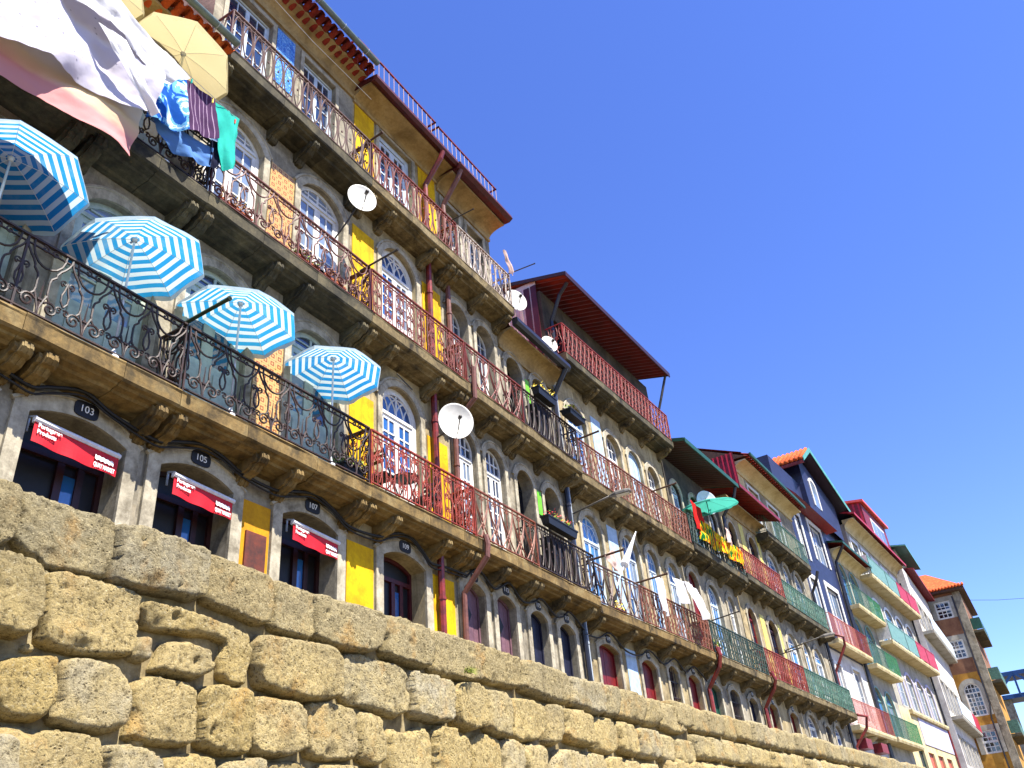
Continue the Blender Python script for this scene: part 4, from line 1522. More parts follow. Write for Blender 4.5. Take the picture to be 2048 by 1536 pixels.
for o_ in a + c:
    h.glazing(o_, 0.08, "white_paint", "glass_sky", 1, 2, trans=o_.zs - 0.1, fan="none" if False else "grid", singles=True, fw=0.12, solid=0.5)
for u_, t_ in ((20.3, "137"), (24.4, "141")):
    h.plate_no(u_, 5.82, t_, 0.11, 0.1)
h.slab(S1, mat="slab_stone")
h.slab(T2, mat="slab_dark")
h.slab(T3, mat="slab_dark", u0=18.6, u1=25.4)
for z in (S1, T2, T3):
    h.corbels(z, [19.2, 21.5, 23.3, 25.4], "slab_stone")
h.railing(S1, "dense", "iron_green", ends=(True, True))
h.railing(T2, "dense", "iron_green", u1=25.9, ends=(True, True))
h.railing(T3, "plain", "iron_green", u0=18.6, u1=25.4, ends=(True, True))
h.cornice(16.4, u0=17.8, rise=0.35, out=0.6, mat="cream_plaster")
h.tiled_roof(16.86, -0.85, u0=17.7, u1=26.4, mat="terracotta_dark", pitch=0.3)
b_ = MB()
b_.box(17.66, 26.44, -0.95, -0.86, 16.76, 16.9)
h.add(b_, "fascia_board", "green_board")
# attic over the neighbour, its flank in maroon sheet
b_ = MB()
b_.box(17.75, 18.94, 0.0, 5.0, 13.95, 16.3)
h.add(b_, "attic_wall", "cream_plaster")
back = MB()
back.box(17.70, 17.745, -0.1, 5.0, 13.9, 17.2)
fl = h.add(back, "flank_cladding", "maroon_sheet")
sme = MB()
sme.box(-0.03, 0.0, -0.03, 0.03, 0, 1)
sme = sme.mesh("cladding_rib", "corrugated_maroon")
for i in range(22):
    h.put("cladding_rib", sme, 17.70, 0.0 + 0.22 * i, 13.9, fl, None, (1, 1, 3.3))
h.pipe([(26.4, -0.66, 13.3), (26.4, -0.5, 12.9), (26.45, -0.12, 12.3), (26.45, -0.12, 2.55)], "gutter_black", 0.08)
h.pipe([(26.55, -0.6, 10.05), (26.75, -0.95, 9.9), (26.85, -0.9, 9.5), (26.7, -0.15, 8.3), (26.7, -0.13, 6.6)], "pipe_red", 0.07)
h.pipe([(26.6, -0.6, 6.2), (26.95, -0.95, 6.1), (27.0, -0.8, 5.6), (26.75, -0.15, 4.8), (26.72, -0.13, 2.55)], "pipe_red", 0.07)

# ------------------------------------------------------------------ far houses (frame 3 and 4)
def far_windows(h, ops, fm, gm, arch_m=None, aw=0.16, **kw):
    for o_ in ops:
        if arch_m:
            h.surround(o_, aw, 0.05, arch_m, hood=False, name="window_architrave")
        h.glazing(o_, 0.1, fm, gm, singles=False, **kw)

h = House(F3, 3.6, 11.7, "blue_tiled_house", "dark blue tiled house with white framed windows and maroon canopies")
a = [Op(4.7, 5.9, 7.0, 9.7), Op(8.4, 10.1, 7.0, 9.9)]
c = [Op(4.3, 5.9, 11.4, 14.6), Op(7.7, 10.3, 11.4, 14.8)]
d = [Op(4.7, 5.7, 15.9, 18.7), Op(7.6, 10.2, 16.4, 18.9)]
g = [Op(4.9, 6.1, WALK + 0.05, 5.2), Op(8.2, 9.6, WALK + 0.05, 5.2)]
h.wall(g + a, 10.5, "white_plaster", depth=7)
h.wall(c + d, 19.5, "blue_tiles", z0=10.5)
far_windows(h, a, "white_paint", "glass_curtain", "white_paint", cols=1, rows=2, fan="none")
far_windows(h, c + d, "white_paint", "glass_curtain", "white_paint", 0.28, cols=1, rows=2, fan="none")
for o_ in g:
    h.glazing(o_, 0.2, "white_paint", "glass_curtain", 1, 2, fan="none", singles=False, solid=1.2)
    h.panel(o_.u0, o_.u1, 5.25, 5.75, "maroon_sheet", "door_canopy", 0.5)
h.slab(6.3, mat="cream_plaster", cove=False, d=0.7)
h.slab(10.9, mat="cream_plaster", cove=False, d=0.7, u0=4.2, u1=11.7)
h.corbels(6.3, [5.2, 7.4, 9.8], "cream_plaster")
h.railing(6.3, "plain", "iron_pink", d=0.7, h=1.3, u1=9.4, ends=(True, False))
h.railing(6.3, "plain", "iron_scarlet", d=0.7, h=1.3, u0=9.4, ends=(False, True))
h.railing(10.9, "plain", "iron_pink", d=0.7, h=1.3, u1=9.0, ends=(True, False))
h.railing(10.9, "plain", "iron_scarlet", d=0.7, h=1.3, u0=9.0, ends=(False, True))
b_ = MB()
b_.add([(3.4, -0.75, 19.35), (12.2, -0.75, 19.35), (12.2, 0.02, 20.3), (3.4, 0.02, 20.3), (3.4, 0.02, 19.3), (12.2, 0.02, 19.3)], [(0, 1, 2, 3), (0, 4, 5, 1), (0, 3, 4), (1, 5, 2)])
h.add(b_, "sheet_canopy", "maroon_sheet")
b_ = MB()
b_.box(3.6, 17.4, 0.35, 7.0, 19.3, 22.4)
up_ = h.add(b_, "upper_wall", "blue_tiles")
b_ = MB()
b_.add([(9.8, 0.0, 20.2), (17.4, 0.0, 20.2), (17.4, 0.0, 22.9), (10.9, 0.0, 24.3), (9.8, 0.0, 24.2), (9.8, 7.0, 20.2), (9.8, 7.0, 24.2), (17.4, 7.0, 20.2), (17.4, 7.0, 22.9)],
       [(0, 1, 2, 3, 4), (5, 0, 4, 6), (1, 7, 8, 2)])
h.add(b_, "attic_wall", "blue_tiles")
o_ = Op(11.4, 12.6, 21.2, 22.9, 0.3)
h.surround(o_, 0.22, 0.06, "white_paint", hood=False, name="window_architrave")
b_ = MB()
b_.plate(o_.line(0.0), -0.02, -0.005)
h.add(b_, "pane", "glass_curtain")
b_ = MB()
b_.add([(8.4, -0.7, 23.5), (10.9, -0.7, 25.1), (20.0, -0.7, 22.5), (8.4, 7.5, 23.5), (10.9, 7.5, 25.1), (20.0, 7.5, 22.5)],
       [(0, 3, 4, 1), (1, 4, 5, 2)])
rf = h.add(b_, "roof", "terracotta")
b_ = MB()
b_.add([(8.45, -0.66, 23.36), (10.9, -0.66, 24.92), (20.0, -0.66, 22.36), (8.45, 7.4, 23.36), (10.9, 7.4, 24.92), (20.0, 7.4, 22.36)], [(0, 1, 4, 3), (1, 2, 5, 4)])
h.add(b_, "roof_boarding", "navy_door", rf)
b_ = MB()
for y_ in (-0.74, -0.70):
    b_.add([(8.35, y_, 23.3), (10.9, y_, 24.85), (20.0, y_, 22.3), (20.0, y_, 22.66), (10.9, y_, 25.22), (8.35, y_, 23.62)], [(0, 1, 4, 5), (1, 2, 3, 4)] if y_ < -0.72 else [(5, 4, 1, 0), (4, 3, 2, 1)])
h.add(b_, "fascia_board", "teal_board", rf)
b_ = MB()
b_.tube([(0, 0, 0), (2.55, 0, 1.63)], 0.13, 7)
tme = b_.mesh("roof_tile", "terracotta", True)
for i in range(25):
    h.put("roof_tile", tme, 8.35, -0.5 + 0.32 * i, 23.55, rf)
b_ = MB()
b_.box(8.36, 8.44, -0.68, 7.5, 23.2, 23.42)
h.add(b_, "red_verge", "red_sheet", rf)
h.pipe([(11.62, -0.2, 17.0), (11.66, -0.12, 15.0), (11.7, -0.12, 2.55)], "gutter_black", 0.09)

h = House(F3, 11.8, 18.8, "green_door_house", "narrow grey house with paired green arched doors and three cream balconies")
rows = []
for z in (6.3, 10.6, 14.35):
    for u0 in (12.3, 15.2):
        rows.append(Op(u0, u0 + 2.1, z + 0.08, z + 2.4, 0.75))
g = [Op(12.5, 14.0, WALK + 0.05, 4.6, 0.5), Op(15.0, 16.5, WALK + 0.05, 4.6, 0.5)]
h.wall(rows + g, 17.9, "grey_plaster")
far_windows(h, rows, "teal_frame", "glass_sky", "teal_frame", 0.1, cols=1, rows=2, fan="grid")
far_windows(h, g, "green_board", "glass_dark", "cream_plaster", 0.2, cols=1, rows=2, fan="grid")
for z, (u0, u1) in zip((6.3, 10.6, 14.35), ((11.8, 18.9), (11.9, 18.9), (11.9, 18.9))):
    h.slab(z, mat="cream_plaster", cove=False, d=0.8, u0=u0, u1=u1)
    h.railing(z, "plain", "iron_green", d=0.8, h=1.25, u0=u0, u1=(u0 + u1) / 2, ends=(True, False))
    h.railing(z, "plain", "iron_brightgreen", d=0.8, h=1.25, u0=(u0 + u1) / 2, u1=u1, ends=(False, True))
h.cornice(17.7, rise=0.5, out=0.7, mat="cream_plaster")
h.sheet_roof(18.4, -0.95, u0=11.6, u1=19.0, mat="red_sheet", fascia="green_board", slope=14, depth=3)
h.pipe([(11.95, -0.9, 18.3), (11.95, -0.6, 17.9), (11.95, -0.14, 17.3), (11.95, -0.12, 2.55)], "gutter_black", 0.1)

h = House(F3, 18.9, 35.4, "grey_apartment_house", "wide pale house with green and crimson screened balconies and a red sheet dormer")
w5 = [Op(19.6 + 3.1 * i, 19.6 + 3.1 * i + 1.9, 18.4, 20.9) for i in range(5)]
w4 = [Op(20.6 + 3.6 * i, 20.6 + 3.6 * i + 2.4, 13.4, 16.3, 0.4) for i in range(4)]
w3 = [Op(20.6 + 3.6 * i, 20.6 + 3.6 * i + 2.4, 9.2, 11.3, 0.5) for i in range(4)]
g = [Op(21.0 + 3.4 * i, 21.0 + 3.4 * i + 2.0, WALK + 0.05, 6.4) for i in range(4)]
h.wall(g, 9.0, "cream_plaster")
h.wall(w5 + w4 + w3, 22.0, "grey_plaster", z0=9.0)
far_windows(h, w5, "white_paint", "glass_dark", "white_paint", 0.25, cols=1, rows=2, fan="none")
far_windows(h, w4, "white_blue_paint", "glass_sky", "white_paint", 0.2, cols=1, rows=2, fan="grid")
far_windows(h, w3, "white_paint", "glass_curtain", "lilac_plaster", 0.2, cols=1, rows=2, fan="grid")
for o_ in g[1:]:
    h.door(o_, 0.15, "salmon_door", 3)
h.glazing(g[0], 0.15, "green_board", "glass_dark", 1, 2, fan="none", singles=False)
h.panel(24.2, 35.2, 6.9, 8.7, "lilac_plaster", proud=0.05)
h.slab(9.0, mat="cream_plaster", cove=False, d=0.25, u0=22.0, u1=35.4)
for z in (13.2, 17.95):
    h.slab(z, mat="cream_plaster", cove=False, d=0.9)
    for k_, (ua, ub, m_) in enumerate(((18.95, 24.2, "teal_frame"), (24.3, 28.0, "teal_frame"), (28.1, 31.6, "crimson_panel"), (31.7, 35.35, "crimson_panel"))):
        b_ = MB()
        b_.box(ua, ub, -0.9, -0.87, z + 0.1, z + 1.35)
        b_.box(ua, ub, -0.92, -0.85, z + 1.35, z + 1.42)
        b_.box(ua, ua + 0.07, -0.92, -0.85, z, z + 1.35)
        h.add(b_, "balcony_screen", m_)
    b_ = MB()
    b_.box(18.92, 18.97, -0.87, 0, z + 0.1, z + 1.4)
    h.add(b_, "balcony_screen", "white_paint")
h.cornice(21.6, rise=0.7, out=0.8, mat="cream_plaster")
h.sheet_roof(22.5, -1.0, u0=18.6, u1=35.6, mat="maroon_sheet", fascia="crimson_panel", slope=18, depth=4)
b_ = MB()
b_.box(27.0, 35.4, -0.3, 5.0, 23.0, 26.2)
dm = h.add(b_, "dormer", "maroon_sheet")
rb = MB()
rb.box(-0.05, 0, -0.07, 0.07, 0, 3.2)
rme = rb.mesh("dormer_rib", "corrugated_maroon")
for i in range(12):
    h.put("dormer_rib", rme, 27.0, -0.1 + 0.42 * i, 23.0, dm)
b_ = MB()
b_.box(29.2, 34.0, -0.34, -0.305, 23.4, 25.4)
h.add(b_, "dormer_window", "white_paint", dm)
for i in range(3):
    b_ = MB()
    b_.box(29.4 + 1.55 * i, 30.75 + 1.55 * i, -0.36, -0.342, 23.6, 25.2)
    h.add(b_, "pane", "glass_curtain", dm)
b_ = MB()
b_.add([(26.7, -0.6, 26.1), (35.7, -0.6, 26.1), (35.7, 5.2, 27.0), (26.7, 5.2, 27.0), (26.7, -0.6, 26.3), (35.7, -0.6, 26.3), (35.7, 5.2, 27.2), (26.7, 5.2, 27.2)],
       [(0, 3, 2, 1), (4, 5, 6, 7), (0, 1, 5, 4), (0, 4, 7, 3), (1, 2, 6, 5)])
h.add(b_, "dormer_roof", "pink_sheet", dm)
h.pipe([(35.3, -0.12, 21.0), (35.3, -0.12, 9.0)], "near_black", 0.08)
h.pipe([(35.3, -0.12, 9.0), (35.3, -0.12, 2.55)], "pipe_red", 0.08)

h = House(F4, 0.2, 16.8, "white_apartment_house", "far white house with long white screened balconies, beside the corner tower")
ops = [Op(1.0 + 3.2 * i, 1.0 + 3.2 * i + 1.9, z, z + 2.5) for i in range(5) for z in (10.4, 17.6)]
ops += [Op(1.0 + 3.2 * i, 1.0 + 3.2 * i + 1.9, 6.2, 8.3) for i in range(5)]
h.wall(ops, 22.8, "white_plaster")
far_windows(h, ops, "white_paint", "glass_curtain", "grey_plaster", 0.2, cols=1, rows=2, fan="none")
for z in (9.8, 16.8):
    h.slab(z, mat="grey_plaster", cove=False, d=0.9)
    for (ua, ub, m_) in ((0.2, 5.4, "white_blue_paint"), (5.5, 10.8, "white_blue_paint"), (10.9, 16.7, "crimson_panel" if z < 12 else "white_blue_paint")):
        b_ = MB()
        b_.box(ua, ub, -0.92, -0.88, z + 0.08, z + 1.4)
        h.add(b_, "balcony_screen", m_)
h.sheet_roof(24.4, -0.9, u0=0.0, u1=9.0, mat="corrugated_teal", fascia="teal_board", slope=10, depth=4)
h.sheet_roof(23.0, -0.7, u0=3.0, u1=17.0, mat="maroon_sheet", fascia="maroon_sheet", slope=10, depth=4)
b_ = MB()
b_.box(0.4, 8.6, 0.1, 4.0, 22.7, 24.4)
h.add(b_, "attic_wall", "grey_plaster")

# --- corner tower, its shaded side towards us
TF = Frame(100.0, 14.0, -90.0)      # u runs from the back (y=14) to the corner (y=3.5), looking towards +x
h = House(TF, 0.0, 10.5, "corner_tower_house", "tall brown and ochre corner house with white sash windows under an orange tile roof", cat="house")
ops = [Op(7.75, 9.3, 21.1, 22.9), Op(7.85, 9.3, 17.0, 18.9), Op(7.8, 9.3, 11.5, 13.9, 0.7), Op(7.9, 9.4, 8.1, 10.2)]
h.wall(ops[2:], 15.6, "ochre_plaster", depth=14.0)
h.wall(ops[:2], 23.7, "brown_plaster", z0=15.6, depth=14.0)
for k_, o_ in enumerate(ops):
    h.surround(o_, 0.45, 0.06, "grey_plaster", hood=False, name="window_architrave")
    if k_ == 2:
        h.glazing(o_, 0.05, "white_paint", "glass_black", 2, 5, fan="grid", trans=13.7, fw=0.1, mun=0.06)
    else:
        h.glazing(o_, 0.05, "white_paint", "glass_black", 3, 4, fan="none", leaves=1, fw=0.12, mun=0.07)
        b_ = MB()
        zm = (o_.zb + o_.zs) / 2
        b_.box(o_.u0, o_.u1, 0.02, 0.07, zm - 0.1, zm + 0.1)
        h.add(b_, "sash_bar", "white_paint")
h.panel(0.1, 9.75, 19.6, 23.6, "brown_plaster", proud=0.01) if False else None
b_ = MB()
b_.box(9.8, 10.52, -0.06, 0.6, WALK, 23.6)
h.add(b_, "corner_quoin", "facade_granite")
h.panel(5.0, 7.2, 15.0, 23.5, "brown_plaster", proud=0.03)
h.panel(9.55, 9.79, 15.2, 23.5, "brown_plaster", proud=0.03)
h.pipe([(9.7, -0.12, 23.2), (9.7, -0.12, 12.5), (9.4, -0.12, 11.2), (9.4, -0.12, 2.6)], "gutter_black", 0.07)
# roof: hipped tile planes
b_ = MB()
b_.add([(-1, -1.0, 23.9), (11.1, -1.0, 23.9), (11.1, 14.6, 23.9), (-1, 14.6, 23.9), (-1, 5.5, 27.4), (7.6, 5.5, 27.4)], [(0, 1, 5, 4), (1, 2, 5), (2, 3, 4, 5), (3, 0, 4)])
rf = h.add(b_, "roof", "terracotta")
b_ = MB()
b_.box(-0.95, 11.05, -0.95, 14.5, 23.84, 23.88)
h.add(b_, "roof_boarding", "wood_pole", rf)
tb = MB()
tb.tube([(0, 0, 0), (0, 0.5, 0.27)], 0.13, 7)
tme = tb.mesh("roof_tile", "terracotta", True)
for i in range(39):
    h.put("roof_tile", tme, -0.9 + 0.315 * i, -1.06, 23.92, rf)
b_ = MB()
b_.box(-1, 11.0, -0.9, -0.02, 23.62, 23.83)
h.add(b_, "eave_board", "wood_pole", rf)
# front towards the river: balconies seen edge-on
for z in (19.6, 14.6, 9.6):
    b_ = MB()
    b_.box(10.52, 11.5, 0.6, 10.0, z - 0.25, z)
    sl_ = h.add(b_, "balcony_slab", "slab_dark")
    b_ = MB()
    b_.box(11.44, 11.48, 0.65, 9.95, z, z + 1.2)
    b_.box(10.55, 11.44, 0.62, 0.66, z + 0.05, z + 1.2)
    h.add(b_, "balcony_screen", "green_board" if z > 19 else "iron_green")
STONES = """283 297 300 296 322 295 325 280 327 263 325 251 312 243 295 242
323 295 361 295 405 294 408 276 408 257 406 245 384 242 359 242 344 246 334 251 327 258 325 278
407 294 451 295 486 294 502 293 502 277 501 250 493 245 459 244 434 242 410 243 410 262
503 293 543 293 586 290 587 264 585 243 567 239 546 243 521 246 504 247 502 273
589 289 617 288 642 287 644 266 644 241 635 237 607 238 588 240 588 264
644 288 686 288 753 288 754 266 746 246 732 239 699 237 671 238 647 241 645 264
758 289 801 289 840 287 846 269 844 248 835 238 799 238 757 241 754 261
851 289 905 290 964 290 963 267 958 242 922 237 884 236 847 237 848 260
969 290 1015 290 1056 288 1056 268 1054 245 1020 243 982 243 961 243
1066 289 1142 289 1202 288 1204 264 1201 241 1153 239 1102 241 1060 243
1217 288 1274 287 1324 289 1324 265 1321 240 1277 237 1229 239 1207 243
1330 289 1386 293 1386 268 1367 240 1325 239
1395 293 1483 288 1482 262 1470 240 1419 240 1375 240
1496 288 1544 288 1545 260 1534 242 1477 239
1556 287 1648 286 1653 261 1639 237 1586 236 1542 241
306 240 325 244 345 241 351 233 355 224 357 204 355 193 348 187 336 187 318 190
356 238 367 242 393 242 438 241 442 236 442 216 442 192 436 188 404 184 375 184 362 186 360 203 357 225
444 207 455 209 457 189 450 186 440 188 442 200
442 232 446 236 468 238 505 236 543 234 563 228 566 213 562 194 559 183 546 182 531 188 530 203 536 217 516 218 489 216 463 213 448 214
470 206 492 210 515 207 522 189 504 180 473 179 461 182 467 195
577 232 614 234 669 237 682 227 685 203 681 185 645 179 604 180 575 184 569 204 569 222
698 235 721 238 782 235 797 227 801 198 798 187 780 179 736 182 693 185 689 199 689 213
803 233 837 233 876 233 885 216 880 182 844 181 805 183 804 209
906 234 940 237 959 232 962 211 954 186 925 178 895 180 888 197 890 220
970 235 1008 235 1022 226 1024 199 1018 178 973 180 960 187 967 215
1031 230 1064 235 1106 232 1118 214 1105 191 1082 180 1045 175 1026 181
1127 236 1163 234 1164 214 1162 193 1143 178 1117 180 1121 209
1174 235 1235 238 1262 230 1269 206 1261 186 1189 187 1172 197 1172 215
1286 234 1332 237 1354 231 1357 190 1321 180 1270 182 1268 213
1364 236 1428 235 1430 183 1366 187
1435 234 1517 231 1510 184 1438 185
1525 230 1585 229 1578 183 1519 185
1595 228 1671 227 1668 183 1588 182
316 183 328 182 333 170 330 160 323 156
334 164 337 169 346 175 374 180 380 176 384 147 376 135 352 133 342 136 336 145
383 178 409 182 432 180 440 172 445 155 443 136 424 130 397 132 382 135 385 151 382 171
446 170 461 178 493 178 506 172 510 150 510 128 481 126 446 128 448 144
511 172 522 179 560 180 568 176 570 153 569 126 543 124 515 127 512 151
571 175 585 178 625 177 637 169 639 136 614 126 572 127
640 180 681 183 710 180 715 168 714 131 668 127 641 131
718 179 737 181 756 172 761 133 735 126 718 133
765 168 797 164 826 175 840 167 842 133 841 118 765 114
844 170 860 179 891 179 917 166 920 122 845 118
926 169 950 180 982 178 993 166 993 126 926 122
999 176 1028 179 1045 169 1045 128 997 126
1053 172 1075 178 1105 178 1115 168 1113 132 1050 129
1150 176 1201 176 1222 168 1226 138 1120 132 1135 165
1238 179 1285 180 1297 174 1292 141 1236 138
1310 179 1349 179 1360 166 1352 137 1298 134
1374 178 1425 178 1430 163 1424 136 1363 134
1442 176 1496 177 1490 135 1435 133
324 151 334 146 339 135 339 129 330 127
327 124 340 125 353 124 361 118 367 82 337 81
365 117 376 128 390 130 418 128 423 122 428 84 369 82
425 122 442 125 465 122 476 116 482 83 431 81
481 118 512 124 536 121 542 84 485 83
539 120 583 125 588 111 593 82 545 81
589 121 634 126 651 119 656 82 596 80
655 124 708 128 718 119 721 77 660 76
724 126 761 125 765 77 726 77"""

# ------------------------------------------------------------------ the quay wall, block by block
import numpy as np
wall_root = empty("quay_wall", (9.0, wall_y(9.0) + 0.3, -1.6))
tag(wall_root, "long quay wall of rough sunlit granite blocks below the houses", "wall")
WOFF = wall_root.location.copy()

def chaikin(p, it=2, q=0.22):
    for _ in range(it):
        o = []
        for i in range(len(p)):
            a, c = p[i], p[(i + 1) % len(p)]
            o.append((a[0] + (c[0] - a[0]) * q, a[1] + (c[1] - a[1]) * q))
            o.append((a[0] + (c[0] - a[0]) * (1 - q), a[1] + (c[1] - a[1]) * (1 - q)))
        p = o
    return p

def resample(p, step):
    o = []
    for i in range(len(p)):
        a, c = p[i], p[(i + 1) % len(p)]
        L = math.hypot(c[0] - a[0], c[1] - a[1])
        k = max(1, int(round(L / step)))
        for j in range(k):
            t = j / k
            o.append((a[0] + (c[0] - a[0]) * t, a[1] + (c[1] - a[1]) * t))
    return o

def block(poly, sp, T, seed, rough=1.0, q=0.22, back=0.36):
    """one worn block from its outline (x, z): rounded edges, swelling face"""
    rng = random.Random(seed)
    out = resample(chaikin(poly, 1, q), sp * 1.15)
    # worn, uneven outline
    o2 = []
    for (x, z) in out:
        nv = noise.noise_vector(Vector((x * 5.0, z * 5.0, seed * 0.37))) * 0.013 * rough
        n2 = noise.noise_vector(Vector((x * 16.0, z * 16.0, seed * 0.7))) * 0.006 * rough
        o2.append((x + nv.x + n2.x, z + nv.y + n2.y))
    out = o2
    B = np.array(out)
    nb = len(out)
    x0, z0 = B.min(0)
    x1, z1 = B.max(0)
    gx = np.arange(x0 + sp * 0.5, x1, sp)
    gz = np.arange(z0 + sp * 0.5, z1, sp)
    G = np.array([(x + (sp * 0.5 if j % 2 else 0), z) for j, z in enumerate(gz) for x in gx])
    G = G + np.array([(rng.uniform(-0.28, 0.28) * sp, rng.uniform(-0.28, 0.28) * sp) for _ in range(len(G))]).reshape(-1, 2)
    A = B
    C = np.roll(B, -1, 0)
    D = C - A
    LL = (D ** 2).sum(1) + 1e-12
    def dist(Pts):
        t = (((Pts[:, None, :] - A[None]) * D[None]).sum(2) / LL[None]).clip(0, 1)
        q_ = A[None] + D[None] * t[:, :, None]
        return np.sqrt(((Pts[:, None, :] - q_) ** 2).sum(2).min(1))
    def inside(Pts):
        xx, zz = Pts[:, 0][:, None], Pts[:, 1][:, None]
        cond = (A[:, 1][None] > zz) != (C[:, 1][None] > zz)
        xi = (C[:, 0] - A[:, 0])[None] * (zz - A[:, 1][None]) / ((C[:, 1] - A[:, 1])[None] + 1e-12) + A[:, 0][None]
        return (np.logical_and(cond, xx < xi).sum(1) % 2) == 1
    if len(G):
        G = G[inside(G)]
    if len(G):
        G = G[dist(G) > sp * 0.45]
    vs = [Vector(p) for p in out] + [Vector((float(p[0]), float(p[1]))) for p in G]
    es = [(i, (i + 1) % nb) for i in range(nb)]
    ov, oe, of, _, _, _ = delaunay_2d_cdt(vs, es, [], 1, 1e-6)
    P2 = np.array([(p[0], p[1]) for p in ov])
    dd = dist(P2)
    r = rng.uniform(0.022, 0.042)
    tx, tz = rng.uniform(-0.05, 0.05), rng.uniform(-0.05, 0.05)
    cx, cz = B.mean(0)
    m = MB()
    for (x, z), d in zip(P2, dd):
        t = min(1.0, d / r)
        hgt = T * math.sqrt(max(0.0, 1 - (1 - t) ** 2)) if d > 1e-4 else 0.0
        if d > 1e-4:
            V = Vector((x, z, seed * 1.31))
            hgt += (noise.noise(V * 2.6) * 0.018 + noise.noise(V * 7.0) * 0.011 + noise.noise(V * 16.0) * 0.009 + noise.noise(V * 34.0) * 0.008) * rough * min(1.0, t + 0.3)
            hgt += (x - cx) * tx + (z - cz) * tz
            chip = noise.noise(V * 4.5 + Vector((7, 3, 1)))
            if chip > 0.12 and d < 0.14:
                hgt -= (chip - 0.12) * 0.12 * (1 - d / 0.14)
            hole = noise.noise(V * 9.0 + Vector((2, 9, 4)))
            if hole > 0.55:
                hgt -= (hole - 0.55) * 0.2
        y = wall_y(x) - hgt
        m.v.append((x - WOFF.x, y - WOFF.y, z - WOFF.z))
    for f in of:
        a = [P2[i] for i in f]
        ar = sum(a[i][0] * a[(i + 1) % len(a)][1] - a[(i + 1) % len(a)][0] * a[i][1] for i in range(len(a)))
        m.f.append(tuple(f) if ar > 0 else tuple(reversed(f)))
    # the flank going back into the wall
    idx = {}
    for i, p in enumerate(ov):
        idx[(round(p[0], 5), round(p[1], 5))] = i
    ringi = [idx.get((round(p[0], 5), round(p[1], 5))) for p in out]
    ringi = [i for i in ringi if i is not None]
    o = len(m.v)
    for i in ringi:
        x, y, z = m.v[i]
        m.v.append((x * 1.0, y + back, z))
    k = len(ringi)
    for i in range(k):
        m.f.append((ringi[(i + 1) % k], ringi[i], o + i, o + (i + 1) % k))
    return link("granite_block", m.mesh("granite_block", "granite_block", True), wall_root)

ns = 0
for L in STONES.split("\n"):
    q = [int(t) / 100.0 for t in L.split()]
    poly = list(zip(q[0::2], q[1::2]))
    poly = poly[::-1]
    xm = sum(p[0] for p in poly) / len(poly)
    w_ = max(p[0] for p in poly) - min(p[0] for p in poly)
    cx_, cz_ = xm, sum(p[1] for p in poly) / len(poly)
    f = 1.008
    poly = [(cx_ + (x - cx_) * f, cz_ + (z - cz_) * f) for x, z in poly]
    sp = 0.022 if xm < 7 else (0.028 if xm < 11 else 0.04)
    block(poly, sp, random.Random(ns).uniform(0.07, 0.165), ns + 3, 1.0, 0.15)
    ns += 1

def course(x0, x1, zt, zb, wmin, wmax, seed, sp):
    """further blocks of one course"""
    global ns
    rng = random.Random(seed)
    x = x0
    while x < x1:
        w_ = rng.uniform(wmin, wmax)
        gp_ = 0.014 + 0.02 * rng.random()
        a, c = x + gp_, x + w_ - gp_
        t0, t1 = zt + rng.uniform(-0.04, 0.0), zb + rng.uniform(0.0, 0.04)
        poly = [(a + rng.uniform(0, 0.03), t0 + rng.uniform(-0.03, 0.01)), (a + w_ * 0.35, t0 + rng.uniform(-0.005, 0.02)), (c - rng.uniform(0, 0.03), t0 + rng.uniform(-0.04, 0.01)),
                (c, (t0 + t1) / 2), (c - rng.uniform(0, 0.03), t1 + rng.uniform(-0.01, 0.03)), (a + w_ * 0.6, t1 + rng.uniform(-0.015, 0.01)), (a + rng.uniform(0, 0.03), t1 + rng.uniform(-0.01, 0.03)), (a, (t0 + t1) / 2)]
        block(poly[::-1], sp, rng.uniform(0.06, 0.15), ns + 91, 0.9, 0.13)
        ns += 1
        x += w_

course(16.0, 42.0, 2.97, 2.44, 0.55, 0.95, 5, 0.055)
course(16.75, 36.0, 2.43, 1.95, 0.45, 0.85, 6, 0.055)
course(15.3, 31.0, 1.93, 1.45, 0.4, 0.8, 7, 0.06)
course(7.68, 24.0, 1.40 - 0.12, 0.72, 0.5, 0.9, 8, 0.09)
course(1.2, 2.75, 2.95, 2.45, 0.6, 0.8, 9, 0.08)
course(1.2, 2.95, 2.42, 1.90, 0.6, 0.8, 10, 0.08)
course(1.2, 3.1, 1.86, 1.35, 0.6, 0.8, 11, 0.08)
course(1.2, 3.3, 1.30, 0.78, 0.6, 0.8, 12, 0.08)
course(1.2, 20.0, 0.72, 0.15, 0.6, 1.0, 13, 0.14)
course(1.2, 20.0, 0.13, -0.45, 0.6, 1.0, 14, 0.14)
course(1.2, 20.0, -0.47, -1.1, 0.6, 1.0, 15, 0.14)
course(1.2, 20.0, -1.12, -1.62, 0.6, 1.0, 16, 0.14)
# core with mortar joints, far end of the wall
b = MB()
xs = [0.6, 7, 14, 22, 32, 44, 58, 74, 95]
n = len(xs)
vs = []
for x in xs:
    y = wall_y(x)
    far = 0.0 if x < 40 else -0.02
    vs += [(x - WOFF.x, y + (0.035 if x < 10 else 0.09) + far - WOFF.y, -1.6 - WOFF.z), (x - WOFF.x, y + (0.035 if x < 10 else 0.09) + far - WOFF.y, 2.9 - WOFF.z), (x - WOFF.x, y + 0.44 - WOFF.y, 2.9 - WOFF.z), (x - WOFF.x, y + 0.44 - WOFF.y, -1.6 - WOFF.z)]
fs = []
for i in range(n - 1):
    for j in range(3):
        a = 4 * i + j
        fs.append((a, a + 4, a + 5, a + 1))
fs += [(0, 1, 2, 3), (4 * n - 1, 4 * n - 2, 4 * n - 3, 4 * n - 4)]
b.add(vs, [tuple(reversed(f)) for f in fs])
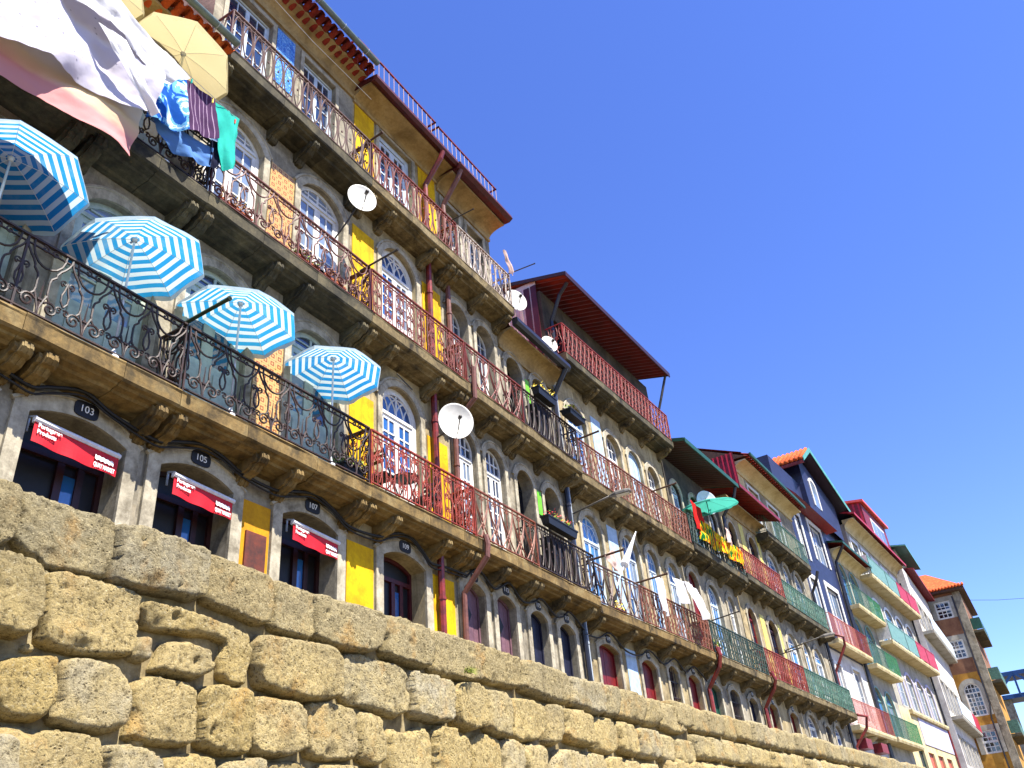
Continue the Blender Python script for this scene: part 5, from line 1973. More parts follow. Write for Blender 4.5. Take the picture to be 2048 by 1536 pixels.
link("mortar_core", b.mesh("mortar_core", "mortar"), wall_root)
# small packing stones in the open joints
rng = random.Random(77)
for (x, z) in ((3.58, 2.36), (4.35, 1.60), (3.58, 1.83), (4.95, 1.95), (6.62, 1.72), (7.28, 1.88), (8.72, 1.75), (10.55, 1.72), (3.15, 1.35), (4.6, 1.28), (5.9, 1.38)):
    s_ = rng.uniform(0.04, 0.075)
    block([(x + s_ * math.cos(t) * rng.uniform(0.8, 1.3), z + s_ * math.sin(t) * rng.uniform(0.7, 1.1)) for t in [k_ * PI / 3.5 for k_ in range(7)]], 0.025, 0.05, ns + 500, 0.8, 0.2)
    ns += 1

def tuft(loc, nblade, length, mat, name, label, cat, seed, drop=0.4, kind=None):
    rng = random.Random(seed)
    m = MB()
    for i in range(nblade):
        a = rng.uniform(0, 2 * PI)
        l = length * rng.uniform(0.5, 1.1)
        o = Vector((rng.uniform(-1, 1) * length * 0.5, 0, rng.uniform(-0.3, 0.3) * length * 0.3))
        d = Vector((math.cos(a) * 0.6, -abs(math.sin(a)) * 0.8 - 0.2, rng.uniform(0.1, 0.9)))
        p0, p1, p2 = o, o + d * l * 0.5, o + d * l + Vector((0, 0, -drop * l))
        sd = Vector((0.006, 0, 0.002))
        m.add([p0 - sd, p0 + sd, p1 + sd, p1 - sd, p2], [(0, 1, 2, 3), (3, 2, 4)])
    o = link(name, m.mesh(name, mat), None, loc)
    tag(o, label, cat, None, kind)
    return o
tuft((9.05, 5.9, 2.42), 70, 0.16, "moss", "grass_tuft", "green grass tuft growing from a joint of the quay wall", "plant", 4)

# ------------------------------------------------------------------ parasols
def parasol(x, y, z, base, rad, drop, mat, label, group, tilt=(0, 0), pole="pole_white", n=8, name="parasol", valance=0.07):
    root = empty(name, (x, y, base))
    tag(root, label, "parasol", group)
    zz = z - base
    pb = MB()
    pb.tube([(0, 0, 0.0), (0, 0, zz * 0.5), (0, 0, zz + 0.02)], 0.017, 8)
    pb.lathe([(0.0, 0.0), (0.08, 0.0), (0.08, 0.05), (0.04, 0.08), (0.02, 0.2)], (0, 0, 0), 12)
    link("pole", pb.mesh("pole", pole, True), root)
    rot = (tilt[0], tilt[1], R(random.uniform(-4, 4)) + R(22.5))
    m = MB()
    m.uv = []
    sub, rings = 6, 14
    cols = n * sub
    def pt(k, t):
        a0 = 2 * PI * (k // sub) / n
        a1 = 2 * PI * (k // sub + 1) / n
        f = (k % sub) / sub
        p0 = Vector((math.cos(a0), math.sin(a0), 0))
        p1 = Vector((math.cos(a1), math.sin(a1), 0))
        p = p0.lerp(p1, f) * rad * t
        sag = math.sin(PI * f) * 0.045 * t
        wob = 0.03 * t * noise.noise(Vector((p.x * 2.5 + x, p.y * 2.5, z)))
        return Vector((p.x, p.y, -drop * (0.3 * t + 0.7 * t ** 1.9) - sag * (0.6 - t) + wob))
    for j in range(rings + 1):
        t = j / rings
        for k in range(cols):
            m.v.append(tuple(pt(k, max(t, 0.01))))
            m.uv.append((t, k / cols))
    for k in range(cols):
        p = pt(k, 1.0)
        fl = 1.0 + 0.25 * math.sin(k * 1.9)
        m.v.append((p.x * 1.01, p.y * 1.01, p.z - valance * fl))
        m.uv.append((1.0 + 0.06, k / cols))
    for j in range(rings + 1):
        for k in range(cols):
            a, c = j * cols + k, j * cols + (k + 1) % cols
            m.f.append((a, a + cols, c + cols, c))
    cn = link("canopy", m.mesh("canopy", mat, False), root, (0, 0, zz), rot)
    for p in cn.data.polygons:
        p.use_smooth = False
    hb = MB()
    hb.lathe([(0.0, -0.06), (0.03, -0.06), (0.035, -0.02), (0.05, 0.0), (0.02, 0.02), (0.018, 0.09), (0.0, 0.1)], (0, 0, 0), 10)
    link("hub", hb.mesh("hub", pole, True), root, (0, 0, zz), rot)
    for k in range(n):
        rb = MB()
        pts = [pt(k * sub, t) + Vector((0, 0, -0.012)) for t in (0.03, 0.35, 0.7, 1.0)]
        rb.tube(pts, 0.0035, 4)
        link("rib", rb.mesh("rib", pole), root, (0, 0, zz), rot)
    return root

G_ = "blue striped parasols on the first balcony"
parasol(3.58, 8.6, 8.30, S1, 0.92, 0.40, "parasol_stripes", "blue and white striped parasol cut by the left picture edge", G_, (R(-7), R(4)))
parasol(5.38, 8.6, 8.25, S1, 0.92, 0.38, "parasol_stripes", "blue striped parasol half in shade, second from the left, above sign 103", G_, (R(-8), R(-3)))
parasol(7.32, 8.6, 8.30, S1, 0.92, 0.38, "parasol_stripes", "sunlit blue striped parasol crossed by a dark pole, third from the left", G_, (R(2), R(2)))
parasol(9.46, 8.6, 8.37, S1, 0.86, 0.36, "parasol_stripes", "smallest blue striped parasol, next to the yellow panel", G_, (R(0), R(3)))
G_ = "beige parasols on the second balcony"
parasol(5.61, 8.6, 12.45, S2, 0.86, 0.28, "parasol_beige", "beige parasol with drooping valance above the blue and purple towels", G_, (R(6), R(10)), valance=0.12)
parasol(3.85, 8.6, 12.45, S2, 0.86, 0.28, "parasol_beige", "beige parasol above the white sheet, cut by the top picture edge", G_, (R(3), R(0)), valance=0.12)
p_ = F2.P(10.2, -0.75, 0)
parasol(p_[0], p_[1], 12.15, 10.05, 1.12, 0.26, "parasol_green", "tilted turquoise green parasol over the flag-hung balcony", None, (R(-3), R(-8)), "dark_metal")

# ------------------------------------------------------------------ shop awnings
def text(parent, body, size, loc, mat="lettering_white", shear=0.0, align='LEFT', space=1.0, sx=1.0, name="lettering", bold=0.0):
    t = bpy.data.curves.new(name, 'FONT')
    t.body = body
    t.size = size
    t.align_x = align
    t.align_y = 'CENTER'
    t.extrude = 0.0015
    t.offset = bold
    t.space_character = space
    t.materials.append(M[mat])
    return link(name, as_mesh(t), parent, loc, (R(90), 0, 0), (sx, 1, 1))

def awning(u0, u1, label):
    root = empty("shop_awning", (u0, 8.96, 5.27), R(5.0))
    tag(root, label, "awning", "red shop awnings over the ground floor doors")
    w_ = u1 - u0
    m = MB()
    m.tube([(-0.01, 0, 0), (w_ + 0.01, 0, 0)], 0.036, 10)
    m.box(-0.005, w_ + 0.005, -0.02, 0.045, -0.035, 0.03)
    link("roller_box", m.mesh("roller_box", "awning_box"), root)
    for x in (0.0, w_ - 0.02):
        m = MB()
        m.bar((x + 0.01, 0.0, 0.04), (x + 0.01, 0.14, 0.08), 0.022)
        m.bar((x + 0.01, 0.13, 0.08), (x + 0.01, 0.13, -0.12), 0.022)
        link("bracket", m.mesh("bracket", "pipe_grey"), root)
    m = MB()
    nx, nz = 24, 5
    for side in (0, 1):
        for j in range(nz + 1):
            for i in range(nx + 1):
                x = w_ * i / nx
                z = -0.035 - 0.25 * j / nz - 0.012 * math.sin(PI * i / nx) * (j / nz)
                y = -0.005 - 0.012 * math.sin(i * 0.7) * (j / nz) ** 1.5 + 0.003 * side
                m.v.append((x, y, z))
    k = (nx + 1) * (nz + 1)
    for j in range(nz):
        for i in range(nx):
            a = j * (nx + 1) + i
            m.f.append((a, a + nx + 1, a + nx + 2, a + 1))
            m.f.append((k + a, k + a + 1, k + a + nx + 2, k + a + nx + 1))
    va = link("valance", m.mesh("valance", "awning_red"), root)
    text(va, "Portuguese\nProducts", 0.078, (0.04, -0.024, -0.11), bold=0.0022, sx=0.92)
    text(va, "QUAY MARKET", 0.082, (w_ - 0.05, -0.024, -0.245), align='RIGHT', sx=0.56, bold=0.0025)
    m = MB()
    x0, x1 = w_ - 0.36, w_ - 0.08
    up = [(x0 + (x1 - x0) * i / 40, -0.115 - 0.022 * abs(math.cos(PI * i / 40 * 4.5)) ** 0.5 * -1 - 0.02) for i in range(41)]
    lo = [(x0 + (x1 - x0) * i / 40, -0.165 - 0.016 * abs(math.sin(PI * i / 40 * 4.5))) for i in range(40, -1, -1)]
    m.plate((up + lo)[::-1], -0.0255, -0.0235)
    link("wave_emblem", m.mesh("wave_emblem", "lettering_white"), va)

awning(4.80, 6.02, "leftmost red shop awning with white lettering, largest of three")
awning(6.80, 7.94, "middle red lettered shop awning, left of the ochre notice panel")
awning(9.06, 10.23, "rightmost red lettered shop awning, between ochre and bright yellow panels")

# ------------------------------------------------------------------ laundry
def cloth(name, quad, y0, mat, label, cat="laundry", group=None, nu=22, nv=22, amp=0.05, freq=5.0, seed=0, lean=0.0, fr=None, sag=0.0, thick=0.006, curl=0.0):
    """hanging cloth between four corners (u, z): top left, top right, bottom right, bottom left"""
    m = MB()
    m.uv = []
    for side in (0, 1):
        for j in range(nv + 1):
            t = j / nv
            for i in range(nu + 1):
                s_ = i / nu
                (ax, az), (bx, bz), (cx, cz), (dx, dz) = quad
                top = (ax + (bx - ax) * s_, az + (bz - az) * s_ - sag * math.sin(PI * s_))
                bot = (dx + (cx - dx) * s_, dz + (cz - dz) * s_ + 0.02 * math.sin(s_ * 9 + seed))
                u, z = top[0] + (bot[0] - top[0]) * t, top[1] + (bot[1] - top[1]) * t
                v = amp * (0.35 + t) * math.sin(s_ * freq * 2 + seed + 1.6 * noise.noise(Vector((s_ * 2, t * 2, seed))))
                v += amp * 0.3 * noise.noise(Vector((s_ * 11.0, t * 5.0, seed + 5))) + amp * 0.14 * noise.noise(Vector((s_ * 26.0 + t * 6, t * 9.0, seed + 2)))
                v += amp * 0.8 * noise.noise(Vector((s_ * 3.0, t * 3.0, seed + 7))) + lean * t + curl * math.sin(PI * s_) * t
                u += 0.03 * noise.noise(Vector((s_ * 3, t * 3, seed + 3)))
                if fr:
                    P = fr.P(u, v + y0 + side * thick, z)
                else:
                    P = (u, y0 + v + side * thick, z)
                m.v.append(P)
                m.uv.append((s_, 1 - t))
    k = (nu + 1) * (nv + 1)
    for j in range(nv):
        for i in range(nu):
            a = j * (nu + 1) + i
            m.f.append((a, a + nu + 1, a + nu + 2, a + 1))
            m.f.append((k + a, k + a + 1, k + a + nu + 2, k + a + nu + 1))
    c = Vector(m.v[0])
    m.v = [(p[0] - c.x, p[1] - c.y, p[2] - c.z) for p in m.v]
    o = link(name, m.mesh(name, mat, True), None, tuple(c))
    return tag(o, label, cat, group)

LG = "laundry on the upper left balcony"
cloth("bed_sheet", [(2.2, 11.15), (4.95, 10.95), (4.80, 9.72), (2.3, 9.05)], 7.95, "sheet_lavender", "large lavender sheet with small dark sprigs, hung over the balcony", "sheet", LG, 60, 50, 0.10, 4.2, 2, -0.08)
cloth("bed_sheet", [(2.2, 9.85), (4.84, 10.0), (4.74, 8.96), (2.2, 8.74)], 8.12, "sheet_peach", "cream sheet with a wide pink hem below the lavender sheet", "sheet", LG, 60, 40, 0.06, 4.0, 5, -0.1, curl=-0.05)
cloth("bed_sheet", [(2.7, 11.55), (5.3, 10.98), (4.95, 10.55), (3.3, 10.6)], 7.82, "sheet_white", "bright white folded sheet over the lavender one", "sheet", LG, 40, 24, 0.09, 3.0, 9, -0.02)
cloth("bed_sheet", [(3.75, 10.45), (4.15, 10.5), (4.86, 9.62), (4.72, 9.62)], 7.72, "sheet_white", "narrow white sheet edge twisting diagonally across the lavender sheet", "sheet", LG, 14, 30, 0.04, 2.0, 14)
cloth("towel", [(4.80, 11.32), (5.46, 11.42), (5.62, 10.36), (4.95, 10.05)], 8.2, "towel_blue", "blue and white patterned towel right of the bed sheets", "towel", LG, 24, 24, 0.06, 4.0, 3)
cloth("towel", [(5.48, 11.40), (6.05, 11.50), (6.22, 10.72), (5.64, 10.42)], 8.22, "towel_purple", "dark purple towel with thin pale stripes", "towel", LG, 24, 20, 0.03, 3.0, 4)
cloth("shirt", [(6.03, 11.52), (6.60, 11.55), (6.56, 10.30), (6.36, 10.24)], 8.25, "cloth_teal", "turquoise cloth tapering down beside a yellow peg", "laundry", LG, 20, 26, 0.04, 3.0, 6)
cloth("trousers", [(5.05, 10.35), (6.25, 10.62), (6.22, 10.2), (5.6, 9.98)], 8.35, "cloth_denim", "pale blue denim cloth hanging low behind the towels", "laundry", LG, 20, 16, 0.05, 4.0, 8)
cloth("shirt", [(6.18, 10.75), (6.40, 10.85), (6.36, 10.25), (6.2, 10.2)], 8.33, "cloth_navy", "dark navy cloth between purple towel and turquoise cloth", "laundry", LG, 10, 14, 0.03, 3.0, 12)
b = MB()
b.tube([(0, 0, 0), (1.9, 0.05, -0.02), (3.4, 0.25, 0.12), (4.35, 0.28, 0.10)], 0.006, 4)
o = link("clothes_line", b.mesh("clothes_line", "pole_white"), None, (2.2, 7.97, 11.42))
pg_ = MB()
pg_.box(-0.008, 0.008, -0.012, 0.012, -0.07, 0.02)
for i_, x_ in enumerate((1.2, 1.9, 2.55, 2.75, 3.2, 3.35, 3.8, 4.3)):
    link("clothes_peg", pg_.mesh("clothes_peg", ("petal_yellow", "petal_red", "cloth_teal")[i_ % 3]), o, (x_, 0.06 * x_, 0.0))
tag(o, "thin line carrying the laundry in front of the upper left balcony", "line")
LG = "white laundry on the wavy brown railing"
cloth("towel", [(3.7, 7.72), (4.40, 7.76), (4.45, 6.68), (3.95, 6.72)], -0.78, "sheet_white", "narrow white towel hanging from the brown railing", "towel", LG, 14, 18, 0.05, 3.0, 3, fr=F2)
cloth("towel", [(5.1, 8.0), (6.05, 8.04), (6.1, 7.3), (5.35, 7.32)], -0.8, "sheet_white", "white cloth in the middle of the brown railing's laundry", "towel", LG, 14, 14, 0.05, 3.0, 6, fr=F2)
cloth("towel", [(6.0, 8.05), (7.0, 8.0), (7.5, 7.25), (6.6, 6.9)], -0.85, "sheet_white", "large white cloth blowing out from the brown railing", "towel", LG, 18, 18, 0.08, 3.0, 9, -0.15, fr=F2)
cloth("towel", [(0.15, 7.35), (0.75, 7.7), (0.95, 7.1), (0.62, 7.05)], -1.0, "cloth_pinkish", "pinkish cloth on the pole in front of the pale blue strip", "towel", None, 12, 12, 0.05, 3.0, 9, fr=F2)
cloth("flag_banner", [(9.3, 11.1), (13.6, 11.0), (13.6, 10.35), (8.9, 10.3)], -0.68, "cloth_flags", "yellow green and red flags along the shaded balcony", "flag", None, 40, 16, 0.06, 9.0, 2, fr=F2)
cloth("flag_banner", [(8.75, 11.75), (9.7, 11.7), (9.8, 10.6), (8.9, 10.7)], -0.62, "cloth_red", "red cloth hanging under the turquoise parasol", "flag", None, 16, 16, 0.05, 4.0, 3, fr=F2)
cloth("shopping_bag", [(11.75, 11.5), (12.25, 11.5), (12.35, 10.95), (11.7, 10.9)], -0.75, "cloth_pinkish", "pale bag hanging on the flag-hung balcony", "bag", None, 10, 10, 0.06, 3.0, 3, fr=F2)
cloth("shirt", [(15.45, 14.72), (15.62, 14.78), (15.95, 14.2), (15.72, 14.12)], 8.2, "cloth_pinkish", "small cream cloth on a pole against the sky", "laundry", None, 10, 12, 0.04, 3.0, 2)

# ------------------------------------------------------------------ poles, lamps, dishes
def thing_mesh(name, m, mat, loc, label, cat, group=None, rot=None, smooth=False):
    o = link(name, m.mesh(name, mat, smooth), None, loc, rot)
    return tag(o, label, cat, group)

def pole(p0, p1, r, mat, label):
    m = MB()
    d = Vector(p1) - Vector(p0)
    m.tube([(0, 0, 0), tuple(d * 0.5), tuple(d)], r, 7)
    c = d.normalized()
    m.tube([tuple(d - c * 0.03), tuple(d)], r * 1.25, 7)
    return thing_mesh("clothes_pole", m, mat, p0, label, "pole", "laundry poles sticking out from the balconies")
pole((6.38, 8.75, 7.38), (6.38, 7.72, 7.42), 0.03, "green_pole", "dark green pole crossing the third striped parasol")
pole((10.32, 8.75, 10.95), (10.32, 7.8, 11.02), 0.022, "dark_metal", "thin dark pole before the middle white arched door")
pole((10.38, 8.75, 14.55), (10.38, 8.2, 14.62), 0.026, "wood_pole", "short wooden pole on the top maroon balcony")
pole((13.5, 8.75, 14.5), (13.5, 7.87, 14.52), 0.016, "dark_metal", "thin pole at the corner of the pale top railing")
pole((16.15, 8.7, 14.5), (16.24, 7.7, 14.52), 0.016, "dark_metal", "thin pole against the sky carrying a small cream cloth")
for (u, z, L, lab) in ((0.2, 7.35, 0.9, "brown pole beside the pale blue strip, over the black railing's end"), (3.05, 7.4, 0.85, "brown pole above the white laundry"), (5.4, 11.0, 0.8, "brown pole on the long brown upper railing"), (0.45, 11.0, 0.6, "short brown pole beside the blue fanlight")):
    pole(F2.P(u, -0.4, z), F2.P(u + 0.05, -0.6 - L, z + 0.05), 0.03, "wood_pole", lab)
pole(F2.P(8.8, -0.4, 7.4), F2.P(8.8, -1.5, 7.5), 0.022, "dark_metal", "dark pole crossing the blue arched window of the flag house")
pole(F2.P(16.0, -0.4, 7.4), F2.P(16.0, -1.4, 7.5), 0.022, "dark_metal", "dark pole over the scarlet railing")

def lamp(base, knee, tip, label):
    root = empty("street_lamp", base)
    tag(root, label, "lamp", "street lamps on long wall arms")
    b0, k0, t0 = Vector(base), Vector(knee), Vector(tip)
    m = MB()
    m.tube([(0, 0, 0), tuple((k0 - b0) * 0.5), tuple(k0 - b0)], 0.028, 8)
    m.tube([(0, 0.02, 0), (0, -0.06, 0)], 0.07, 8)
    link("arm", m.mesh("arm", "lamp_grey", True), root)
    d = (t0 - k0)
    L = d.length
    d.normalize()
    s_ = d.cross(Vector((0, 0, 1))).normalized()
    u_ = s_.cross(d)
    m = MB()
    secs = [(0.0, 0.04, 0.03), (0.12, 0.07, 0.05), (0.3, 0.11, 0.075), (0.75, 0.12, 0.07), (0.95, 0.10, 0.05), (1.0, 0.07, 0.03)]
    o = 0
    for (t, w_, h_) in secs:
        c = (k0 - b0) + d * (L * t)
        for (sx, sz) in ((-1, -0.55), (1, -0.55), (1, 0.2), (0.6, 1), (-0.6, 1), (-1, 0.2)):
            m.v.append(tuple(c + s_ * (sx * w_) + u_ * (sz * h_)))
    for i in range(len(secs) - 1):
        for j in range(6):
            a, c = i * 6 + j, i * 6 + (j + 1) % 6
            m.f.append((a, c, c + 6, a + 6))
    m.f.append(tuple(reversed(range(6))))
    m.f.append(tuple(range(30, 36)))
    link("lamp_head", m.mesh("lamp_head", "lamp_grey"), root)
    m = MB()
    c0, c1 = (k0 - b0) + d * (L * 0.32), (k0 - b0) + d * (L * 0.92)
    lo = u_ * -0.047
    m.add([c0 - s_ * 0.085 + lo, c0 + s_ * 0.085 + lo, c1 + s_ * 0.08 + lo, c1 - s_ * 0.08 + lo, c0 - s_ * 0.06 + lo * 1.5, c0 + s_ * 0.06 + lo * 1.5, c1 + s_ * 0.06 + lo * 1.5, c1 - s_ * 0.06 + lo * 1.5],
          [(0, 1, 5, 4), (1, 2, 6, 5), (2, 3, 7, 6), (3, 0, 4, 7), (4, 5, 6, 7)])
    link("lens", m.mesh("lens", "dish_white"), root)
lamp((19.3, 9.02, 8.6), (18.95, 7.7, 8.62), (19.07, 7.15, 8.66), "long-armed grey street lamp beside the blue fanlight")
lamp((37.9, 8.55, 8.05), (37.0, 6.85, 8.1), (37.15, 6.25, 8.15), "far grey street lamp beside the sage green balconies")

def dish(loc, rad, aim, mount, label, tint="dish_white"):
    root = empty("satellite_dish", loc)
    tag(root, label, "satellite dish", "satellite dishes on the facades")
    a = Vector(aim).normalized()
    qr = a.to_track_quat('Z', 'Y').to_euler()
    m = MB()
    pr = [(rad * t, 0.22 * rad * t * t) for t in (0.02, 0.2, 0.4, 0.6, 0.8, 0.93, 1.0)]
    m.lathe(pr + [(rad * 1.02, 0.22 * rad - 0.004), (rad, 0.22 * rad - 0.012)] + [(r_, z_ - 0.012) for r_, z_ in reversed(pr)], (0, 0, 0), 28)
    m.v = [(p[0] * 0.93, p[1], p[2]) for p in m.v]
    link("reflector", m.mesh("reflector", tint, True), root, (0, 0, 0), qr)
    m = MB()
    foc = (0, -rad * 0.15, rad * 0.95)
    m.tube([(0, -rad * 0.98, 0.2 * rad), (0, -rad * 0.6, rad * 0.62), foc], 0.012, 5)
    link("feed_arm", m.mesh("feed_arm", "dark_metal"), root, (0, 0, 0), qr)
    m = MB()
    m.lathe([(0.0, -0.05), (0.035, -0.05), (0.04, 0.02), (0.028, 0.05), (0.0, 0.055)], foc, 10)
    link("receiver", m.mesh("receiver", "dark_metal", True), root, (0, 0, 0), qr)
    m = MB()
    d = Vector(mount) - Vector(loc)
    m.tube([tuple(-a * 0.02), tuple(d * 0.45 + Vector((0, 0, -0.05))), (d.x, d.y, d.z)], 0.02, 6)
    link("mount", m.mesh("mount", "dark_metal"), root)
dish((9.93, 8.42, 12.38), 0.33, (-0.42, -0.80, -0.02), (9.85, 9.08, 11.55), "white dish at the end of the tiled house's second balcony")
dish((12.97, 8.42, 8.5), 0.40, (-0.62, -0.74, -0.05), (13.06, 9.0, 8.35), "large round white dish beside the red downpipe")
dish((16.42, 8.52, 13.72), 0.34, (-0.5, -0.80, 0.05), (16.5, 8.9, 13.25), "white dish on the black-guttered roof, before the striped flank")
dish((18.25, 8.55, 13.30), 0.27, (-0.5, -0.80, 0.1), (18.25, 8.8, 13.1), "small dish half hidden behind the black gutter")
c_ = F2.P(11.35, -0.35, 12.5)
dish(c_, 0.5, (-0.6, -0.75, 0.05), F2.P(11.4, -0.1, 12.3), "grey dish behind the turquoise parasol", "white_blue_paint")

# ------------------------------------------------------------------ planters and pots
def foliage(n, ext, size, seed, up=0.6):
    rng = random.Random(seed)
    m = MB()
    for i in range(n):
        c = Vector((rng.uniform(-1, 1) * ext[0], rng.uniform(-1, 1) * ext[1], abs(rng.gauss(0, 0.6)) * ext[2]))
        a = Vector((rng.uniform(-1, 1), rng.uniform(-1, 1), rng.uniform(-0.2, up))).normalized()
        s_ = a.orthogonal().normalized()
        l = size * rng.uniform(0.6, 1.3)
        m.add([c, c + a * l * 0.5 + s_ * l * 0.28, c + a * l, c + a * l * 0.5 - s_ * l * 0.28], [(0, 1, 2, 3)])
    return m

def planter(loc, L, Dp, Hh, label, seed, leaf="leaf", petal=None, box="planter_black", group="planters on the balconies", rz=0.0, n=120):
    root = empty("planter", loc, rz)
    tag(root, label, "planter", group)
    m = MB()
    m.add([(-L * 0.46, -Dp * 0.4, 0), (L * 0.46, -Dp * 0.4, 0), (L * 0.46, Dp * 0.4, 0), (-L * 0.46, Dp * 0.4, 0), (-L / 2, -Dp / 2, Hh), (L / 2, -Dp / 2, Hh), (L / 2, Dp / 2, Hh), (-L / 2, Dp / 2, Hh)],
          [(0, 3, 2, 1), (4, 5, 6, 7), (0, 1, 5, 4), (1, 2, 6, 5), (2, 3, 7, 6), (3, 0, 4, 7)])
    m.box(-L / 2 - 0.012, L / 2 + 0.012, -Dp / 2 - 0.012, Dp / 2 + 0.012, Hh - 0.03, Hh + 0.006)
    link("box", m.mesh("box", box), root)
    link("foliage", foliage(n, (L * 0.45, Dp * 0.5, 0.14), 0.09, seed).mesh("foliage", leaf), root, (0, 0, Hh))
    if petal:
        link("flowers", foliage(int(n * 0.8), (L * 0.4, Dp * 0.5, 0.10), 0.05, seed + 1, 1.0).mesh("flowers", petal), root, (0, -0.02, Hh + 0.1))
planter((17.3, 8.42, 7.36), 1.5, 0.22, 0.2, "black flower box with red blooms on the black first railing", 3, "leaf", "petal_red")
planter((17.3, 8.42, 11.0), 0.95, 0.22, 0.2, "black box with yellow-green leaves on the black upper railing", 4, "petal_yellow")
planter((18.7, 8.30, 10.98), 0.9, 0.32, 0.14, "black tray hung outside the black upper railing, beside the fanlight", 5, "leaf", n=30)
for (x, z, lab, sd, lf, pt_) in ((7.0, S2, "row of dry reddish plants behind the rusty railing, below the turquoise cloth", 6, "leaf_dry", "petal_yellow"), (8.75, S2, "plants with small yellow flowers behind the rusty railing, below the tile panel", 7, "leaf", "petal_yellow"), (9.35, S2, "reddish dry plants at the rusty railing below the dish", 8, "leaf_dry", None)):
    planter((x, 8.66, z), 0.7, 0.18, 0.16, lab, sd, lf, pt_, "terracotta_pot", n=260)
planter((10.05, 8.75, S1), 0.5, 0.3, 0.25, "dark leafy plant at the end of the black scroll railing", 18, "leaf", None, "planter_black", n=300)
c_ = F2.P(1.75, -0.45, S1)
planter(c_, 0.5, 0.16, 0.12, "pot with yellow-green leaves on the brown railing's floor", 9, "petal_yellow", None, "terracotta_pot", n=90)
c_ = F2.P(8.75, -0.4, S1)
planter(c_, 0.5, 0.3, 0.3, "pot of tall yellow-green plant in the dark green railing", 10, "moss", None, "terracotta_pot", n=260)

# ------------------------------------------------------------------ bistro set on the red balcony
root = empty("bistro_table", (11.75, 8.8, S1))
tag(root, "small dark folding table behind the red curled railing", "table")
m = MB()
m.lathe([(0.0, 0.0), (0.26, 0.0), (0.27, 0.012), (0.26, 0.024), (0.0, 0.024)], (0, 0, 0.66), 18)
link("table_top", m.mesh("table_top", "near_black"), root)
for sgn in (-1, 1):
    m = MB()
    m.bar((-0.2 * sgn, -0.16, 0), (0.2 * sgn, -0.16, 0.66), 0.02)
    m.bar((-0.2 * sgn, 0.16, 0), (0.2 * sgn, 0.16, 0.66), 0.02)
    link("leg", m.mesh("leg", "dark_metal"), root)
for (x, rz, lab) in ((12.4, -90, "dark folding chair to the right of the small balcony table"), (11.05, 90, "dark folding chair to the left of the small balcony table")):
    root = empty("folding_chair", (x, 8.8, S1), R(rz))
    tag(root, lab, "chair", "chairs on the red balcony")
    m = MB()
    m.box(-0.2, 0.2, -0.2, 0.18, 0.43, 0.455)
    link("seat", m.mesh("seat", "near_black"), root)
    for k_ in range(3):
        m = MB()
        m.box(-0.2, 0.2, 0.2, 0.22, 0.62 + 0.1 * k_, 0.68 + 0.1 * k_)
        link("back_slat", m.mesh("back_slat", "dark_brown_paint"), root)
    for sx in (-1, 1):
        m = MB()
        m.bar((sx * 0.19, -0.2, 0), (sx * 0.19, 0.22, 0.9), 0.02)
        m.bar((sx * 0.17, 0.2, 0), (sx * 0.17, -0.2, 0.44), 0.02)
        link("leg", m.mesh("leg", "dark_metal"), root)

# ------------------------------------------------------------------ cables along the fronts
def cable(pts, r, label, name="cable"):
    p0 = Vector(pts[0])
    dense = []
    n = len(pts)
    P = [Vector(p) for p in pts]
    for i in range(n - 1):
        a, b_, c, d = P[max(i - 1, 0)], P[i], P[i + 1], P[min(i + 2, n - 1)]
        for k_ in range(4):
            t = k_ / 4
            dense.append(0.5 * ((2 * b_) + (-a + c) * t + (2 * a - 5 * b_ + 4 * c - d) * t * t + (-a + 3 * b_ - 3 * c + d) * t ** 3))
    dense.append(P[-1])
    m = MB()
    m.tube([tuple(p - p0) for p in dense], r, 6)
    return thing_mesh(name, m, "cable_black", tuple(p0), label, "cable", "cables strung along the fronts", smooth=True)
cz = [(1.8, 5.72), (3.2, 5.88), (4.32, 5.72), (4.67, 5.67), (4.88, 5.76), (5.33, 5.90), (5.75, 5.76), (6.41, 5.66), (6.73, 5.76), (7.2, 5.90), (7.6, 5.84), (7.95, 5.72), (8.62, 5.68), (9.05, 5.80), (9.5, 5.90), (9.95, 5.78), (10.36, 5.60), (11.1, 5.64), (11.45, 5.78), (12.0, 5.92), (12.45, 5.72), (12.7, 5.56), (13.13, 5.6), (13.9, 5.62)]
cable([(x, 8.955, z - 0.02) for x, z in cz], 0.028, "thick black cable following the arches over the shop doors")
cable([(x, 8.95, z - 0.09 - 0.02 * math.sin(x * 3)) for x, z in cz], 0.016, "thinner cable sagging just under the thick black one")
cable([(x, 8.95, z - 0.03) for x, z in ((13.9, 5.6), (14.35, 5.86), (14.9, 5.6), (15.2, 5.68), (15.6, 5.86), (16.1, 5.58), (16.6, 5.66), (17.0, 5.82), (17.6, 5.56), (18.0, 5.62), (18.4, 5.8), (19.1, 5.5))], 0.024, "black cable waving over the mauve and navy doors")
cable([F2.P(u, -0.14, z - 0.03) for u, z in ((0.3, 5.55), (0.9, 5.58), (1.6, 5.82), (2.4, 5.5), (3.3, 5.5), (4.0, 5.76), (4.9, 5.5), (5.8, 5.8), (6.5, 5.5), (7.3, 5.78), (8.2, 5.45))], 0.024, "black cable over the oxblood doors")
cable([(100.5, 5.0, 24.0), (136.9, 0.45, 30.0), (170.0, -30.0, 33.0)], 0.028, "thin wire crossing the sky behind the corner house")
cable([(11.3, 8.62, 8.95), (11.9, 8.7, 8.9)], 0.012, "short rusty rod under the second balcony slab")

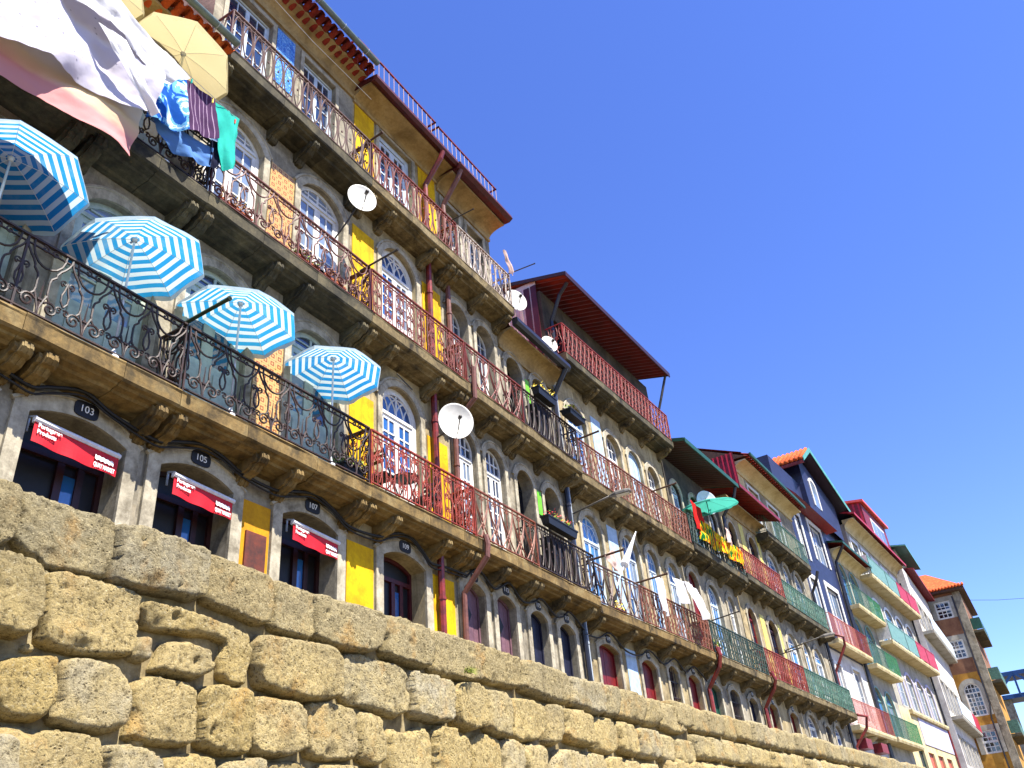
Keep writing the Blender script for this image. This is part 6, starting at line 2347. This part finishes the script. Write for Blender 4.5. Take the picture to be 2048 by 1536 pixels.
# ------------------------------------------------------------------ iron bridge far upstream
root = empty("iron_bridge", (215.0, 8.0, -1.6))
tag(root, "blue iron truss bridge glimpsed at the right edge", "bridge")
x0, zt, zb = 0.0, 33.0, 28.6
for (z, nm) in ((zt, "top_chord"), (zb, "bottom_chord")):
    m = MB()
    m.box(-4, 4, -170, 0.0, z - 0.4, z + 0.4)
    link(nm, m.mesh(nm, "bridge_blue"), root)
me_ = MB()
me_.bar((-4, 0, zb), (-4, -5, zt), 0.5)
me_.bar((-4, -5, zt), (-4, -10, zb), 0.5)
me_.bar((-4, -5, zt), (-4, -5, zb), 0.4)
dm_ = me_.mesh("lattice", "bridge_blue")
for i in range(17):
    link("lattice", dm_, root, (0, -10.0 * i, 0))
m = MB()
m.box(-3, 3, -3.0, 1.0, 0, 28.5)
link("pier", m.mesh("pier", "facade_granite"), root)

# folded parasol leaning on the pale railing, cabinets behind the black railings
c_ = F2.P(1.9, -0.72, 7.6)
root = empty("folded_parasol", c_)
tag(root, "closed white parasol leaning over the railing beside the pale blue strip", "parasol")
d_ = Vector(F2.P(2.75, -0.85, 8.75)) - Vector(c_)
m = MB()
m.tube([tuple(d_ * -0.6), tuple(d_ * 1.02)], 0.016, 6)
link("pole", m.mesh("pole", "pole_white"), root)
m = MB()
m.tube([tuple(d_ * t) for t in (0.0, 0.25, 0.6, 0.98)], 0.12, 9, True, 0.16)
link("canopy", m.mesh("canopy", "sheet_white"), root)
for (x, z, lab) in ((17.45, S1, "dark upright cabinet behind the black first railing, below the red blooms"), (17.45, S2, "dark upright cabinet behind the black upper railing")):
    root = empty("balcony_cabinet", (x, 8.72, z))
    tag(root, lab, "cabinet", "dark cabinets on the black balconies")
    m = MB()
    m.box(-0.34, 0.34, -0.13, 0.15, 0.02, 1.0)
    m.box(-0.36, 0.36, -0.15, 0.17, 1.0, 1.03)
    link("carcass", m.mesh("carcass", "planter_black"), root)
    for sx in (-1, 1):
        m = MB()
        m.box(min(sx * 0.01, sx * 0.33), max(sx * 0.01, sx * 0.33), -0.145, -0.131, 0.05, 0.97)
        link("door", m.mesh("door", "near_black"), root)
